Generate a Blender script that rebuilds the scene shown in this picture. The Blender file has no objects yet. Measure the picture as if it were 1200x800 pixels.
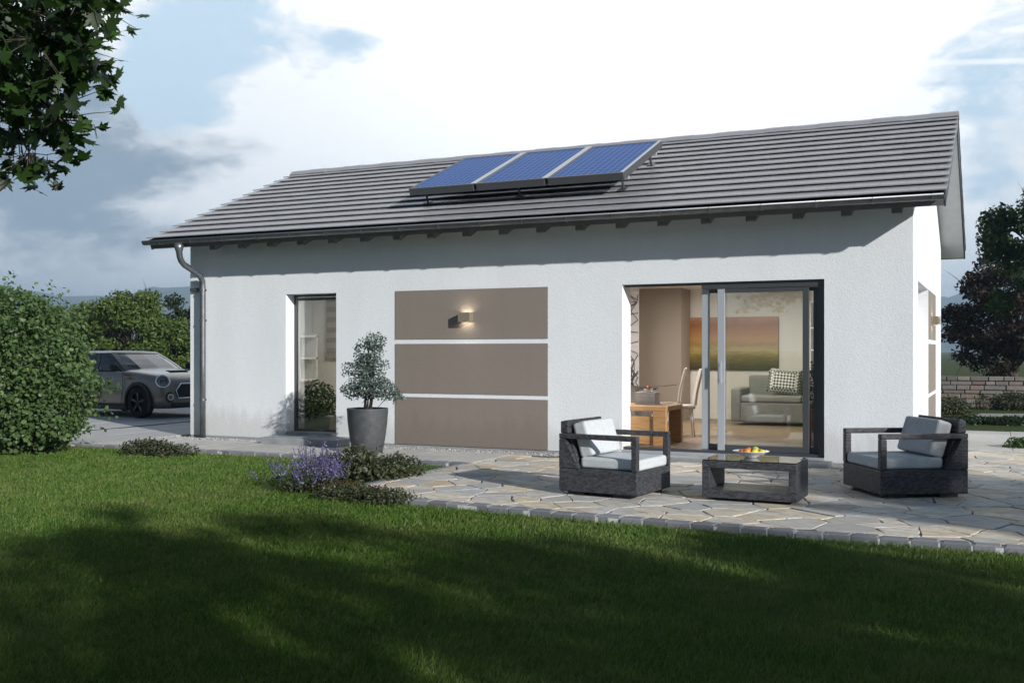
import bpy, math, random
import numpy as np
from mathutils import Vector, Matrix
PI = math.pi
rng = np.random.default_rng(7)
random.seed(7)
S = bpy.context.scene
C = S.collection
R = math.radians

# ------------------------------------------------------------------ view
YAW = 0.4392
EYE = 1.42
def at(px, d):
    """ground point seen at column px of the photo, d metres deep"""
    r = (px - 600) / 1213.6 * d
    return (-math.sin(YAW) * d + math.cos(YAW) * r, math.cos(YAW) * d + math.sin(YAW) * r)

# ------------------------------------------------------------------ node helpers
def mat(name, rough=0.6, base=(0.5, 0.5, 0.5), metal=0.0, spec=0.5):
    m = bpy.data.materials.new(name); m.use_nodes = True
    nt = m.node_tree; b = nt.nodes['Principled BSDF']
    b.inputs['Base Color'].default_value = (*base, 1); b.inputs['Roughness'].default_value = rough
    b.inputs['Metallic'].default_value = metal; b.inputs['Specular IOR Level'].default_value = spec
    return m, nt, b
def N(nt, t, **kw):
    n = nt.nodes.new(t)
    for k, v in kw.items():
        if k.startswith('_'): setattr(n, k[1:], v)
        else: n.inputs[k].default_value = v
    return n
def L(nt, a, b): nt.links.new(a, b)
def ramp(nt, fac, stops):
    r = nt.nodes.new('ShaderNodeValToRGB'); e = r.color_ramp.elements
    while len(e) < len(stops): e.new(0.5)
    for i, (p, c) in enumerate(stops):
        e[i].position = p; e[i].color = (*c, 1)
    L(nt, fac, r.inputs['Fac']); return r.outputs['Color']
def noise(nt, vec, scale, detail=4, rough=0.55):
    n = N(nt, 'ShaderNodeTexNoise', Scale=scale, Detail=detail, Roughness=rough)
    if vec is not None: L(nt, vec, n.inputs['Vector'])
    return n.outputs['Fac']
def objco(nt): return nt.nodes.new('ShaderNodeTexCoord').outputs['Object']
def worldpos(nt): return nt.nodes.new('ShaderNodeNewGeometry').outputs['Position']
def bump(nt, h, b, strength, dist):
    n = N(nt, 'ShaderNodeBump', Strength=strength, Distance=dist)
    L(nt, h, n.inputs['Height']); L(nt, n.outputs['Normal'], b.inputs['Normal'])
def mixc(nt, fac, a, b, mode='MIX'):
    n = nt.nodes.new('ShaderNodeMix'); n.data_type = 'RGBA'; n.blend_type = mode
    for s, v in ((0, fac), (6, a), (7, b)):
        if hasattr(v, 'links'): L(nt, v, n.inputs[s])
        else: n.inputs[s].default_value = v if not isinstance(v, tuple) else (*v, 1)
    return n.outputs[2]
def mth(nt, op, a, b=None, c=None):
    n = nt.nodes.new('ShaderNodeMath'); n.operation = op
    for i, v in enumerate((a, b, c)):
        if v is None: continue
        if hasattr(v, 'links'): L(nt, v, n.inputs[i])
        else: n.inputs[i].default_value = v
    return n.outputs[0]
def mottled(name, c1, c2, scale, rough=0.7, bstr=0.2, bscale=60, bdist=0.004, metal=0.0, spec=0.5, detail=5):
    m, nt, b = mat(name, rough, metal=metal, spec=spec)
    co = worldpos(nt)
    L(nt, ramp(nt, noise(nt, co, scale, detail), [(0.3, c1), (0.7, c2)]), b.inputs['Base Color'])
    if bstr: bump(nt, noise(nt, co, bscale, 3), b, bstr, bdist)
    return m

# ------------------------------------------------------------------ mesh builder
class MB:
    def __init__(s): s.v = []; s.f = []; s.m = []
    def add(s, vs, fs, mi=0):
        o = len(s.v); s.v += [tuple(map(float, p)) for p in vs]
        s.f += [tuple(i + o for i in q) for q in fs]; s.m += [mi] * len(fs)
    def box(s, x0, x1, y0, y1, z0, z1, mi=0, M=None):
        vs = [(x0,y0,z0),(x1,y0,z0),(x1,y1,z0),(x0,y1,z0),(x0,y0,z1),(x1,y0,z1),(x1,y1,z1),(x0,y1,z1)]
        if M is not None: vs = [tuple(M @ Vector(p)) for p in vs]
        s.add(vs, [(3,2,1,0),(4,5,6,7),(0,1,5,4),(1,2,6,5),(2,3,7,6),(3,0,4,7)], mi)
    def tube(s, pts, rad, n=8, mi=0, cap=True):
        pts = [Vector(p) for p in pts]
        if not hasattr(rad, '__len__'): rad = [rad] * len(pts)
        vs = []; t0 = (pts[1] - pts[0]).normalized()
        u = t0.orthogonal().normalized()
        for i, p in enumerate(pts):
            t = (pts[min(i+1, len(pts)-1)] - pts[max(i-1, 0)]).normalized()
            u = (u - t * u.dot(t)).normalized(); w = t.cross(u)
            for k in range(n):
                a = 2*PI*k/n; vs.append(p + (u*math.cos(a) + w*math.sin(a)) * rad[i])
        fs = [(i*n+k, i*n+(k+1)%n, (i+1)*n+(k+1)%n, (i+1)*n+k) for i in range(len(pts)-1) for k in range(n)]
        if cap: fs += [tuple(reversed(range(n))), tuple(range((len(pts)-1)*n, len(pts)*n))]
        s.add(vs, fs, mi)
    def lathe(s, prof, n=32, mi=0, M=None, cap=(False, False)):
        vs = [(r*math.cos(2*PI*k/n), r*math.sin(2*PI*k/n), z) for r, z in prof for k in range(n)]
        if M is not None: vs = [tuple(M @ Vector(p)) for p in vs]
        fs = [(i*n+k, i*n+(k+1)%n, (i+1)*n+(k+1)%n, (i+1)*n+k) for i in range(len(prof)-1) for k in range(n)]
        if cap[0]: fs.append(tuple(reversed(range(n))))
        if cap[1]: fs.append(tuple(range((len(prof)-1)*n, len(prof)*n)))
        s.add(vs, fs, mi)
    def prism(s, poly, a, b, axis='x', mi=0):
        """poly extruded along an axis from a to b; poly in the two other axes in order"""
        k = len(poly)
        mk = {'x': lambda p, t: (t, p[0], p[1]), 'y': lambda p, t: (p[0], t, p[1]), 'z': lambda p, t: (p[0], p[1], t)}[axis]
        vs = [mk(p, a) for p in poly] + [mk(p, b) for p in poly]
        fs = [tuple(reversed(range(k))), tuple(range(k, 2*k))] + [(i, (i+1)%k, k+(i+1)%k, k+i) for i in range(k)]
        s.add(vs, fs, mi)
    def quad(s, a, b, c, d, mi=0): s.add([a, b, c, d], [(0, 1, 2, 3)], mi)
    def build(s, name, mats, parent=None, smooth=False, bevel=0, loc=None, subsurf=0, seg=2, fix=True):
        me = bpy.data.meshes.new(name); me.from_pydata(s.v, [], s.f)
        if not isinstance(mats, (list, tuple)): mats = [mats]
        for m in mats: me.materials.append(m)
        me.polygons.foreach_set('material_index', s.m)
        if fix:
            import bmesh
            bm = bmesh.new(); bm.from_mesh(me); bmesh.ops.recalc_face_normals(bm, faces=bm.faces); bm.to_mesh(me); bm.free()
        if smooth: me.polygons.foreach_set('use_smooth', [True] * len(me.polygons))
        me.update()
        return link(name, me, parent, bevel, loc, subsurf, seg)
def link(name, me, parent=None, bevel=0, loc=None, subsurf=0, seg=2):
    o = bpy.data.objects.new(name, me); C.objects.link(o)
    if parent is not None: o.parent = parent
    if loc is not None: o.location = loc
    if bevel:
        b = o.modifiers.new('bevel', 'BEVEL'); b.width = bevel; b.segments = seg; b.limit_method = 'ANGLE'; b.angle_limit = R(35)
    if subsurf:
        b = o.modifiers.new('sub', 'SUBSURF'); b.levels = subsurf; b.render_levels = subsurf
    return o
def raw_mesh(name, V, F, mats, parent=None, midx=None, smooth=False):
    """numpy arrays: V (n,3), F (m,k) with the same k for all"""
    me = bpy.data.meshes.new(name); k = F.shape[1]
    me.vertices.add(len(V)); me.vertices.foreach_set('co', np.ascontiguousarray(V, dtype=np.float32).ravel())
    me.loops.add(F.size); me.loops.foreach_set('vertex_index', np.ascontiguousarray(F, dtype=np.int32).ravel())
    me.polygons.add(len(F)); me.polygons.foreach_set('loop_start', np.arange(0, F.size, k, dtype=np.int32))
    if not isinstance(mats, (list, tuple)): mats = [mats]
    for m in mats: me.materials.append(m)
    if midx is not None: me.polygons.foreach_set('material_index', midx.astype(np.int32))
    if smooth: me.polygons.foreach_set('use_smooth', np.ones(len(F), dtype=bool))
    me.update(calc_edges=True)
    return link(name, me, parent)
def tag(o, label=None, cat=None, group=None, kind=None):
    if label: o['label'] = label
    if cat: o['category'] = cat
    if group: o['group'] = group
    if kind: o['kind'] = kind
    return o
def empty(name, loc, label, cat, group=None, rz=0):
    o = bpy.data.objects.new(name, None); C.objects.link(o)
    o.location = loc; o.rotation_euler = (0, 0, rz); o.empty_display_size = 0.2
    return tag(o, label, cat, group)
def copy_tree(o, parent=None):
    c = o.copy(); C.objects.link(c)
    if parent is not None: c.parent = parent
    for ch in list(o.children): copy_tree(ch, c)
    return c

# ------------------------------------------------------------------ materials
M = {}
def stucco(name, base, strength=0.5, dirt=0.0):
    m, nt, b = mat(name, 0.85, spec=0.2); co = worldpos(nt)
    mp = N(nt, 'ShaderNodeMapping', Scale=(1.6, 1.6, 0.35)); L(nt, co, mp.inputs[0])
    d = tuple(c*0.93 for c in base); gr = noise(nt, co, 52, 3, 0.7)
    c = ramp(nt, noise(nt, mp.outputs[0], 1.3, 6, 0.6), [(0.3, d), (0.65, base)])
    c = mixc(nt, ramp(nt, gr, [(0.35, (0.5,)*3), (0.6, (0, 0, 0))]), c, tuple(v*0.88 for v in base))
    if dirt:
        sp = nt.nodes.new('ShaderNodeSeparateXYZ'); L(nt, co, sp.inputs[0])
        h = mth(nt, 'ADD', sp.outputs[2], mth(nt, 'MULTIPLY', noise(nt, mp.outputs[0], 5, 6, 0.7), -0.9))
        c = mixc(nt, ramp(nt, mth(nt, 'ADD', h, 0.2), [(0.0, (dirt,)*3), (0.25, (0, 0, 0))]), c, tuple(v*k for v, k in zip(base, (0.62, 0.58, 0.52))))
    L(nt, c, b.inputs['Base Color'])
    bump(nt, mth(nt, 'ADD', gr, mth(nt, 'MULTIPLY', noise(nt, co, 95, 2), 0.5)), b, strength, 0.007); return m
M['stucco'] = stucco('white_stucco', (0.78, 0.815, 0.85), 0.6, 0.45)
M['taupe'] = stucco('taupe_plaster', (0.245, 0.213, 0.185), 0.5, 0.25)
M['inwall'], _, _ = mat('interior_paint', 0.8, (0.80, 0.77, 0.71), spec=0.2)
M['intaupe'], _, _ = mat('interior_taupe_paint', 0.8, (0.34, 0.29, 0.245), spec=0.2)
M['white'], _, _ = mat('white_paint', 0.45, (0.8, 0.8, 0.79))
M['frame'], _, _ = mat('anthracite_aluminium', 0.35, (0.075, 0.081, 0.09), metal=0.3)
M['steel'], _, _ = mat('grey_aluminium', 0.4, (0.46, 0.49, 0.53), metal=0.3)
M['zinc'] = mottled('zinc', (0.15, 0.16, 0.17), (0.22, 0.23, 0.245), 9, 0.38, 0, metal=0.75)
M['bead'], _, _ = mat('zinc_edge_highlight', 0.5, (0.40, 0.42, 0.44), metal=0.6)  # paler than the gutter zinc: its highlight line put into the colour
M['soffit'] = mottled('painted_boards', (0.50, 0.51, 0.52), (0.56, 0.57, 0.58), 6, 0.6, 0.1, 30)
M['timber'] = mottled('grey_painted_timber', (0.13, 0.13, 0.13), (0.17, 0.17, 0.17), 9, 0.6, 0.1)
M['black'], _, _ = mat('matt_black', 0.6, (0.012, 0.012, 0.013))
M['concrete'] = mottled('concrete_slab', (0.30, 0.30, 0.29), (0.44, 0.43, 0.41), 2.3, 0.85, 0.35, 45)
M['sill'] = mottled('grey_stone_sill', (0.22, 0.23, 0.24), (0.30, 0.31, 0.32), 6, 0.75, 0.25, 60)
M['plinth'] = mottled('grey_plinth', (0.26, 0.27, 0.28), (0.34, 0.35, 0.36), 8, 0.85, 0.4, 70)
M['oak'], nt, b = mat('oak_boards', 0.45)
w = N(nt, 'ShaderNodeTexNoise', Scale=5, Detail=6, Roughness=0.6); mp = N(nt, 'ShaderNodeMapping', Scale=(1, 9, 9)); L(nt, objco(nt), mp.inputs[0]); L(nt, mp.outputs[0], w.inputs['Vector'])
L(nt, ramp(nt, w.outputs['Fac'], [(0.25, (0.26, 0.13, 0.05)), (0.7, (0.48, 0.28, 0.12))]), b.inputs['Base Color'])
M['floorwood'], nt, b = mat('wood_floor', 0.4)
w = N(nt, 'ShaderNodeTexNoise', Scale=3, Detail=6); mp = N(nt, 'ShaderNodeMapping', Scale=(1, 7, 1)); L(nt, objco(nt), mp.inputs[0]); L(nt, mp.outputs[0], w.inputs['Vector'])
L(nt, ramp(nt, w.outputs['Fac'], [(0.3, (0.17, 0.115, 0.07)), (0.7, (0.29, 0.21, 0.14))]), b.inputs['Base Color'])

def tile_mat():
    m, nt, b = mat('roof_tile', 0.42, spec=0.45); g = nt.nodes.new('ShaderNodeNewGeometry')
    v = mixc(nt, 0.5, ramp(nt, g.outputs['Random Per Island'], [(0, (0.285, 0.287, 0.30)), (1, (0.315, 0.317, 0.33))]),
             ramp(nt, noise(nt, g.outputs['Position'], 3, 5), [(0.3, (0.27, 0.272, 0.285)), (0.7, (0.33, 0.332, 0.345))]))
    L(nt, v, b.inputs['Base Color'])
    bump(nt, noise(nt, g.outputs['Position'], 120, 2), b, 0.15, 0.003)
    r = ramp(nt, noise(nt, g.outputs['Position'], 5, 4), [(0.3, (0.30,)*3), (0.7, (0.38,)*3)]); L(nt, r, b.inputs['Roughness'])
    return m
M['tile'] = tile_mat()

def glass_mat(name, tint=(0.93, 0.97, 0.95), ior=1.5, extra=0.0):
    m = bpy.data.materials.new(name); m.use_nodes = True; nt = m.node_tree; nt.nodes.clear()
    out = nt.nodes.new('ShaderNodeOutputMaterial'); mx = nt.nodes.new('ShaderNodeMixShader')
    tr = N(nt, 'ShaderNodeBsdfTransparent', Color=(*tint, 1)); gl = N(nt, 'ShaderNodeBsdfGlossy', Roughness=0.0, Color=(1, 1, 1, 1))
    fr = N(nt, 'ShaderNodeFresnel', IOR=ior); f = mth(nt, 'ADD', fr.outputs[0], extra)
    L(nt, f, mx.inputs[0]); L(nt, tr.outputs[0], mx.inputs[1]); L(nt, gl.outputs[0], mx.inputs[2]); L(nt, mx.outputs[0], out.inputs[0])
    return m
M['glass'] = glass_mat('window_glass', (0.965, 0.975, 0.965), ior=1.5, extra=0.06)
M['tableglass'] = glass_mat('table_glass', (0.30, 0.32, 0.33), 1.6, 0.16)
M['carglass'] = glass_mat('tinted_car_glass', (0.10, 0.12, 0.13), 1.6, 0.05)
M['lensglass'] = glass_mat('lens_glass', (0.9, 0.92, 0.95), 1.5, 0.03)

def wicker_mat():
    m, nt, b = mat('dark_wicker', 0.5, spec=0.5)
    sp = nt.nodes.new('ShaderNodeSeparateXYZ'); L(nt, objco(nt), sp.inputs[0])
    cb = nt.nodes.new('ShaderNodeCombineXYZ'); L(nt, mth(nt, 'ADD', sp.outputs[0], sp.outputs[1]), cb.inputs[0]); L(nt, sp.outputs[2], cb.inputs[1])
    br = N(nt, 'ShaderNodeTexBrick', Scale=1.0); L(nt, cb.outputs[0], br.inputs['Vector'])
    br.inputs['Brick Width'].default_value = 0.031; br.inputs['Row Height'].default_value = 0.0135; br.inputs['Mortar Size'].default_value = 0.0024
    br.inputs['Mortar Smooth'].default_value = 0.9
    br.inputs['Color1'].default_value = (0.026, 0.027, 0.033, 1); br.inputs['Color2'].default_value = (0.088, 0.09, 0.104, 1); br.inputs['Mortar'].default_value = (0.008, 0.008, 0.009, 1)
    L(nt, br.outputs['Color'], b.inputs['Base Color'])
    inv = mth(nt, 'SUBTRACT', 1.0, br.outputs['Fac']); bump(nt, inv, b, 0.9, 0.004); return m
M['wicker'] = wicker_mat()
def fabric(name, base, sc=400):
    m, nt, b = mat(name, 0.9, base, spec=0.15); co = objco(nt)
    d = tuple(c*0.85 for c in base)
    L(nt, ramp(nt, noise(nt, co, 14, 4), [(0.3, d), (0.7, base)]), b.inputs['Base Color'])
    bump(nt, noise(nt, co, 22, 4), b, 0.25, 0.01); return m
M['cushion'] = fabric('pale_cushion_fabric', (0.56, 0.59, 0.61))
M['cushion2'] = fabric('grey_cushion_fabric', (0.54, 0.55, 0.56))
M['sofa'] = fabric('sofa_fabric', (0.22, 0.22, 0.21))
M['chair'] = fabric('dining_chair_fabric', (0.50, 0.46, 0.41))
M['pot'] = mottled('anthracite_pot', (0.045, 0.05, 0.055), (0.075, 0.08, 0.085), 14, 0.6, 0.3, 90)
M['soil'] = mottled('soil', (0.02, 0.014, 0.01), (0.05, 0.035, 0.025), 30, 0.95, 0.8, 40, 0.02)
M['chrome'], _, _ = mat('chrome', 0.12, (0.75, 0.76, 0.78), metal=1)
M['ceramic'], _, _ = mat('white_ceramic', 0.2, (0.72, 0.72, 0.7))
M['bronze'], _, _ = mat('bronze_lamp_metal', 0.45, (0.30, 0.26, 0.19), metal=0.4)

def emis(name, col, st):
    m, nt, b = mat(name); b.inputs['Emission Color'].default_value = (*col, 1); b.inputs['Emission Strength'].default_value = st; return m
M['lampglow'] = emis('lamp_diffuser', (1.0, 0.88, 0.68), 11)
M['roomfill'] = emis('room_fill_diffuser', (1.0, 0.94, 0.86), 80)  # strong emitter, added to brighten the living room
M['kitchfill'] = emis('kitchen_fill_diffuser', (1.0, 0.95, 0.86), 42)  # weaker emitter, added to brighten the kitchen

def leaf_mat(name, dark, light, trans=0.3, rough=0.45, tcol=None, sc=0.8, spec=0.35):
    m = bpy.data.materials.new(name); m.use_nodes = True; nt = m.node_tree
    b = nt.nodes['Principled BSDF']; out = nt.nodes['Material Output']
    g = nt.nodes.new('ShaderNodeNewGeometry')
    c = ramp(nt, g.outputs['Random Per Island'], [(0, dark), (0.55, tuple((a+b_)/2 for a, b_ in zip(dark, light))), (1, light)])
    n = noise(nt, g.outputs['Position'], sc, 3)
    c = mixc(nt, mth(nt, 'MULTIPLY', n, 0.5), c, tuple(v*0.6 for v in dark))
    L(nt, c, b.inputs['Base Color']); b.inputs['Roughness'].default_value = rough; b.inputs['Specular IOR Level'].default_value = spec
    t = nt.nodes.new('ShaderNodeBsdfTranslucent')
    L(nt, mixc(nt, 1.0, c, tcol or (1.0, 1.15, 0.4), 'MULTIPLY'), t.inputs['Color'])
    mx = N(nt, 'ShaderNodeMixShader', Fac=trans); L(nt, b.outputs[0], mx.inputs[1]); L(nt, t.outputs[0], mx.inputs[2]); L(nt, mx.outputs[0], out.inputs['Surface'])
    return m
M['bush'] = leaf_mat('bush_leaf', (0.050, 0.098, 0.030), (0.14, 0.215, 0.072))
M['hedge'] = leaf_mat('yellow_green_leaf', (0.055, 0.105, 0.022), (0.165, 0.215, 0.052))
M['darkleaf'] = leaf_mat('dark_leaf', (0.014, 0.03, 0.010), (0.035, 0.06, 0.02))
M['purple'] = leaf_mat('copper_leaf', (0.022, 0.020, 0.014), (0.066, 0.050, 0.036), tcol=(1.0, 0.5, 0.4))
M['rightgreen'] = leaf_mat('right_green_leaf', (0.032, 0.068, 0.022), (0.085, 0.15, 0.05))
M['maple'] = leaf_mat('maple_leaf', (0.010, 0.028, 0.006), (0.045, 0.10, 0.018), trans=0.28, sc=3)
M['olive'] = leaf_mat('blue_green_leaf', (0.06, 0.095, 0.08), (0.13, 0.18, 0.155), trans=0.15)
M['cover'] = leaf_mat('ground_cover_leaf', (0.030, 0.042, 0.020), (0.115, 0.125, 0.060), trans=0.2, sc=5)
M['cover2'] = leaf_mat('reddish_cover_leaf', (0.05, 0.028, 0.014), (0.10, 0.085, 0.03), trans=0.2, sc=5)
M['lavleaf'] = leaf_mat('lavender_leaf', (0.05, 0.075, 0.04), (0.11, 0.14, 0.085), trans=0.2, sc=5)
M['lavender'] = leaf_mat('lavender_flower', (0.15, 0.11, 0.34), (0.36, 0.29, 0.62), trans=0.2, tcol=(1, 0.9, 1.1), sc=5)
M['redflower'] = leaf_mat('red_blossom', (0.10, 0.012, 0.012), (0.2, 0.03, 0.03), trans=0.2, tcol=(1, 0.6, 0.5))
M['bark'] = mottled('bark', (0.035, 0.027, 0.02), (0.085, 0.07, 0.055), 9, 0.9, 0.8, 25, 0.03)

def grass_mat():
    m = bpy.data.materials.new('grass_blade'); m.use_nodes = True; nt = m.node_tree
    b = nt.nodes['Principled BSDF']; out = nt.nodes['Material Output']; g = nt.nodes.new('ShaderNodeNewGeometry')
    c = ramp(nt, g.outputs['Random Per Island'], [(0, (0.048, 0.112, 0.014)), (0.5, (0.082, 0.170, 0.022)), (0.84, (0.128, 0.205, 0.040)), (1, (0.25, 0.245, 0.10))])
    n1 = noise(nt, g.outputs['Position'], 0.9, 4, 0.6); n2 = noise(nt, g.outputs['Position'], 4.5, 3)
    c = mixc(nt, ramp(nt, n1, [(0.42, (0, 0, 0)), (0.68, (0.6,)*3)]), c, (0.18, 0.21, 0.065))
    c = mixc(nt, ramp(nt, n2, [(0.45, (0, 0, 0)), (0.75, (0.55,)*3)]), c, (0.040, 0.110, 0.014))
    L(nt, c, b.inputs['Base Color']); b.inputs['Roughness'].default_value = 0.5; b.inputs['Specular IOR Level'].default_value = 0.25
    t = nt.nodes.new('ShaderNodeBsdfTranslucent'); L(nt, c, t.inputs['Color'])
    mx = N(nt, 'ShaderNodeMixShader', Fac=0.3); L(nt, b.outputs[0], mx.inputs[1]); L(nt, t.outputs[0], mx.inputs[2]); L(nt, mx.outputs[0], out.inputs['Surface'])
    return m
M['grass'] = grass_mat()
m, nt, b = mat('turf_soil', 0.95, spec=0.1); co = worldpos(nt)
c = mixc(nt, 0.5, ramp(nt, noise(nt, co, 30, 5, 0.7), [(0.3, (0.018, 0.03, 0.008)), (0.7, (0.06, 0.085, 0.022))]), ramp(nt, noise(nt, co, 0.6, 5), [(0.3, (0.03, 0.05, 0.012)), (0.7, (0.085, 0.10, 0.03))]))
L(nt, c, b.inputs['Base Color']); bump(nt, noise(nt, co, 50, 3), b, 0.6, 0.02); M['turf'] = m

def stone_mat():
    m, nt, b = mat('flagstone', 0.7, spec=0.35); g = nt.nodes.new('ShaderNodeNewGeometry'); P = g.outputs['Position']
    c1 = ramp(nt, g.outputs['Random Per Island'], [(0, (0.38, 0.385, 0.385)), (0.2, (0.60, 0.59, 0.55)), (0.4, (0.70, 0.60, 0.43)), (0.6, (0.40, 0.44, 0.47)), (0.8, (0.70, 0.67, 0.60)), (1, (0.58, 0.46, 0.30))])
    mp = N(nt, 'ShaderNodeMapping', Scale=(1, 2.2, 1), Rotation=(0, 0, 0.5)); L(nt, P, mp.inputs[0])
    n1 = noise(nt, mp.outputs[0], 3.2, 8, 0.7)
    c = mixc(nt, ramp(nt, n1, [(0.45, (0, 0, 0)), (0.66, (0.85,)*3)]), c1, (0.50, 0.385, 0.24))
    c = mixc(nt, ramp(nt, noise(nt, mp.outputs[0], 9, 6, 0.65), [(0.48, (0, 0, 0)), (0.68, (0.75,)*3)]), c, (0.26, 0.275, 0.29))
    L(nt, c, b.inputs['Base Color'])
    bump(nt, noise(nt, mp.outputs[0], 12, 6, 0.65), b, 0.5, 0.012); return m
M['flag'] = stone_mat()
def island_mat(name, stops, rough=0.8, nsc=20, bstr=0.4, bd=0.006):
    m, nt, b = mat(name, rough, spec=0.3); g = nt.nodes.new('ShaderNodeNewGeometry'); P = g.outputs['Position']
    c = ramp(nt, g.outputs['Random Per Island'], stops)
    c = mixc(nt, mth(nt, 'MULTIPLY', noise(nt, P, nsc, 5, 0.65), 0.7), c, tuple(v*0.55 for v in stops[0][1]))
    L(nt, c, b.inputs['Base Color']); bump(nt, noise(nt, P, nsc*2.5, 4), b, bstr, bd); return m
M['granite'] = island_mat('granite_sett', [(0, (0.17, 0.18, 0.20)), (0.5, (0.24, 0.25, 0.27)), (1, (0.31, 0.32, 0.34))], nsc=35)
M['mortar'] = mottled('mortar_joint', (0.075, 0.07, 0.06), (0.16, 0.15, 0.13), 20, 0.95, 0.4, 60)
M['lightmortar'] = mottled('pale_mortar', (0.50, 0.50, 0.48), (0.62, 0.62, 0.60), 20, 0.95, 0.4, 60)
M['wallstone'] = island_mat('wall_stone', [(0, (0.16, 0.15, 0.14)), (0.35, (0.25, 0.235, 0.215)), (0.6, (0.28, 0.20, 0.155)), (0.85, (0.33, 0.31, 0.28)), (1, (0.22, 0.15, 0.12))], nsc=7, bd=0.02)
M['pebble'] = island_mat('gravel_pebble', [(0, (0.28, 0.28, 0.28)), (0.6, (0.45, 0.45, 0.44)), (1, (0.68, 0.68, 0.66))], nsc=60)
M['gravel'] = mottled('gravel_bed', (0.16, 0.16, 0.155), (0.40, 0.40, 0.39), 55, 0.95, 1.0, 55, 0.02, detail=2)
M['asphalt'] = mottled('driveway_paving', (0.30, 0.30, 0.295), (0.40, 0.395, 0.385), 1.3, 0.8, 0.3, 70)

# ------------------------------------------------------------------ foliage helpers
LEAF_V = np.array([(0, 0, 0), (0.5, 0.30, 0.10), (1, 0, -0.04), (0.5, -0.30, 0.10)], float); LEAF_F = np.array([(0, 1, 2), (0, 2, 3)])
def leaf_arr(P, size, up=0.5, out=None, outw=0.0, tv=LEAF_V, tf=LEAF_F, r=rng):
    n = len(P); nr = r.normal(size=(n, 3)); nr[:, 2] = nr[:, 2] + up
    if out is not None: nr += out * outw
    nr /= np.linalg.norm(nr, axis=1)[:, None] + 1e-9
    a = r.normal(size=(n, 3)); t = np.cross(nr, a); t /= np.linalg.norm(t, axis=1)[:, None] + 1e-9
    bt = np.cross(nr, t); s = (size * r.uniform(0.6, 1.25, n))[:, None, None]
    V = P[:, None, :] + s * (tv[None, :, 0, None]*t[:, None, :] + tv[None, :, 1, None]*bt[:, None, :] + tv[None, :, 2, None]*nr[:, None, :])
    F = (np.arange(n) * len(tv))[:, None, None] + tf[None]
    return V.reshape(-1, 3), F.reshape(-1, tf.shape[1])
def join(parts):
    V = []; F = []; Mi = []; o = 0
    for (v, f, mi) in parts: V.append(v); F.append(f + o); Mi.append(np.full(len(f), mi)); o += len(v)
    return np.concatenate(V), np.concatenate(F), np.concatenate(Mi)
def sphere_pts(n, r=rng):
    d = r.normal(size=(n, 3)); return d / np.linalg.norm(d, axis=1)[:, None]
def lump_cloud(lumps, n, r=rng, shell=0.55):
    """points spread through several ellipsoid lumps (c, radii), denser at the skin"""
    vol = np.array([a[1][0]*a[1][1]*a[1][2] for a in lumps])**0.67; cnt = (n*vol/vol.sum()).astype(int)
    P = []; O = []
    for (c, rad), k in zip(lumps, cnt):
        d = sphere_pts(k, r); q = r.uniform(shell**3, 1, k)**(1/3) * r.normal(1.0, 0.06, k)
        P.append(np.array(c) + d*q[:, None]*np.array(rad)); O.append(d)
    return np.concatenate(P), np.concatenate(O)
def tree(name, label, cat, x, y, h, crown, nclump, nleaf, leaf, lm, trunk_r=0.12, group=None, seed=1, clump=0.5, extra=None, zbase=-0.06, fork=0.35, shell=0.35):
    """crown: (cx,cy,cz, rx,ry,rz) relative to the foot. A tapered trunk, limbs to the clumps, leaves round each clump"""
    r = np.random.default_rng(seed); root = empty(name, (x, y, zbase), label, cat, group)
    cc = np.array(crown[:3]); cr = np.array(crown[3:])
    d = sphere_pts(nclump, r); q = r.uniform(shell**3, 1, nclump)**(1/3)
    cl = cc + d*q[:, None]*cr; cl[:, 2] = np.maximum(cl[:, 2], 0.25)
    tb = MB(); top = np.array([cc[0]*0.6, cc[1]*0.6, cc[2] + cr[2]*0.35]); fk = np.array([cc[0]*0.2, cc[1]*0.2, max(0.25, (cc[2]-cr[2])*0.6 + fork)])
    tb.tube([(0, 0, -0.1), fk*0.5 + np.array([0.03, 0.02, 0]), fk, (fk+top)/2 + np.array([0.06, -0.05, 0]), top], [trunk_r*1.25, trunk_r, trunk_r*0.85, trunk_r*0.5, trunk_r*0.15], 9)
    idx = r.choice(nclump, min(nclump, 46), replace=False)
    for i in idx:
        t = r.uniform(0.05, 0.7); s = fk*(1-t) + top*t; e = cl[i]
        mid = (s+e)/2 + np.array([0, 0, 0.10*np.linalg.norm(e-s)]) + r.normal(0, 0.05, 3)
        rr = trunk_r*(0.42 - 0.3*t); tb.tube([s, mid, e], [rr, rr*0.55, rr*0.15], 5)
        for _ in range(3):
            e2 = e + r.normal(0, clump*0.8, 3); tb.tube([mid*0.4+e*0.6, (e+e2)/2, e2], [rr*0.35, rr*0.2, rr*0.06], 4)
    tb.build('trunk', M['bark'], root, smooth=True, fix=False)
    w = r.uniform(0.5, 1.5, nclump); cnt = (nleaf*w/w.sum()).astype(int); P = []; O = []
    for c, k, ww in zip(cl, cnt, w):
        dd = sphere_pts(k, r)*r.uniform(0.1, 1, k)[:, None]**0.6
        P.append(c + dd*np.array([1, 1, 0.7])*clump*ww**0.4); O.append(dd)
    P = np.concatenate(P); O = np.concatenate(O); ok = P[:, 2] > 0.05
    V, F = leaf_arr(P[ok], leaf, 0.5, O[ok], 0.8, r=r); parts = [(V, F, 0)]; mats = [lm]
    if extra:
        m2, n2, s2 = extra; k = r.choice(np.flatnonzero(ok), n2)
        V, F = leaf_arr(P[k] + r.normal(0, 0.05, (n2, 3)), s2, 0.5, r=r); parts.append((V, F, 1)); mats.append(m2)
    V, F, mi = join(parts); raw_mesh('crown', V, F, mats, root, mi)
    return root
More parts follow.
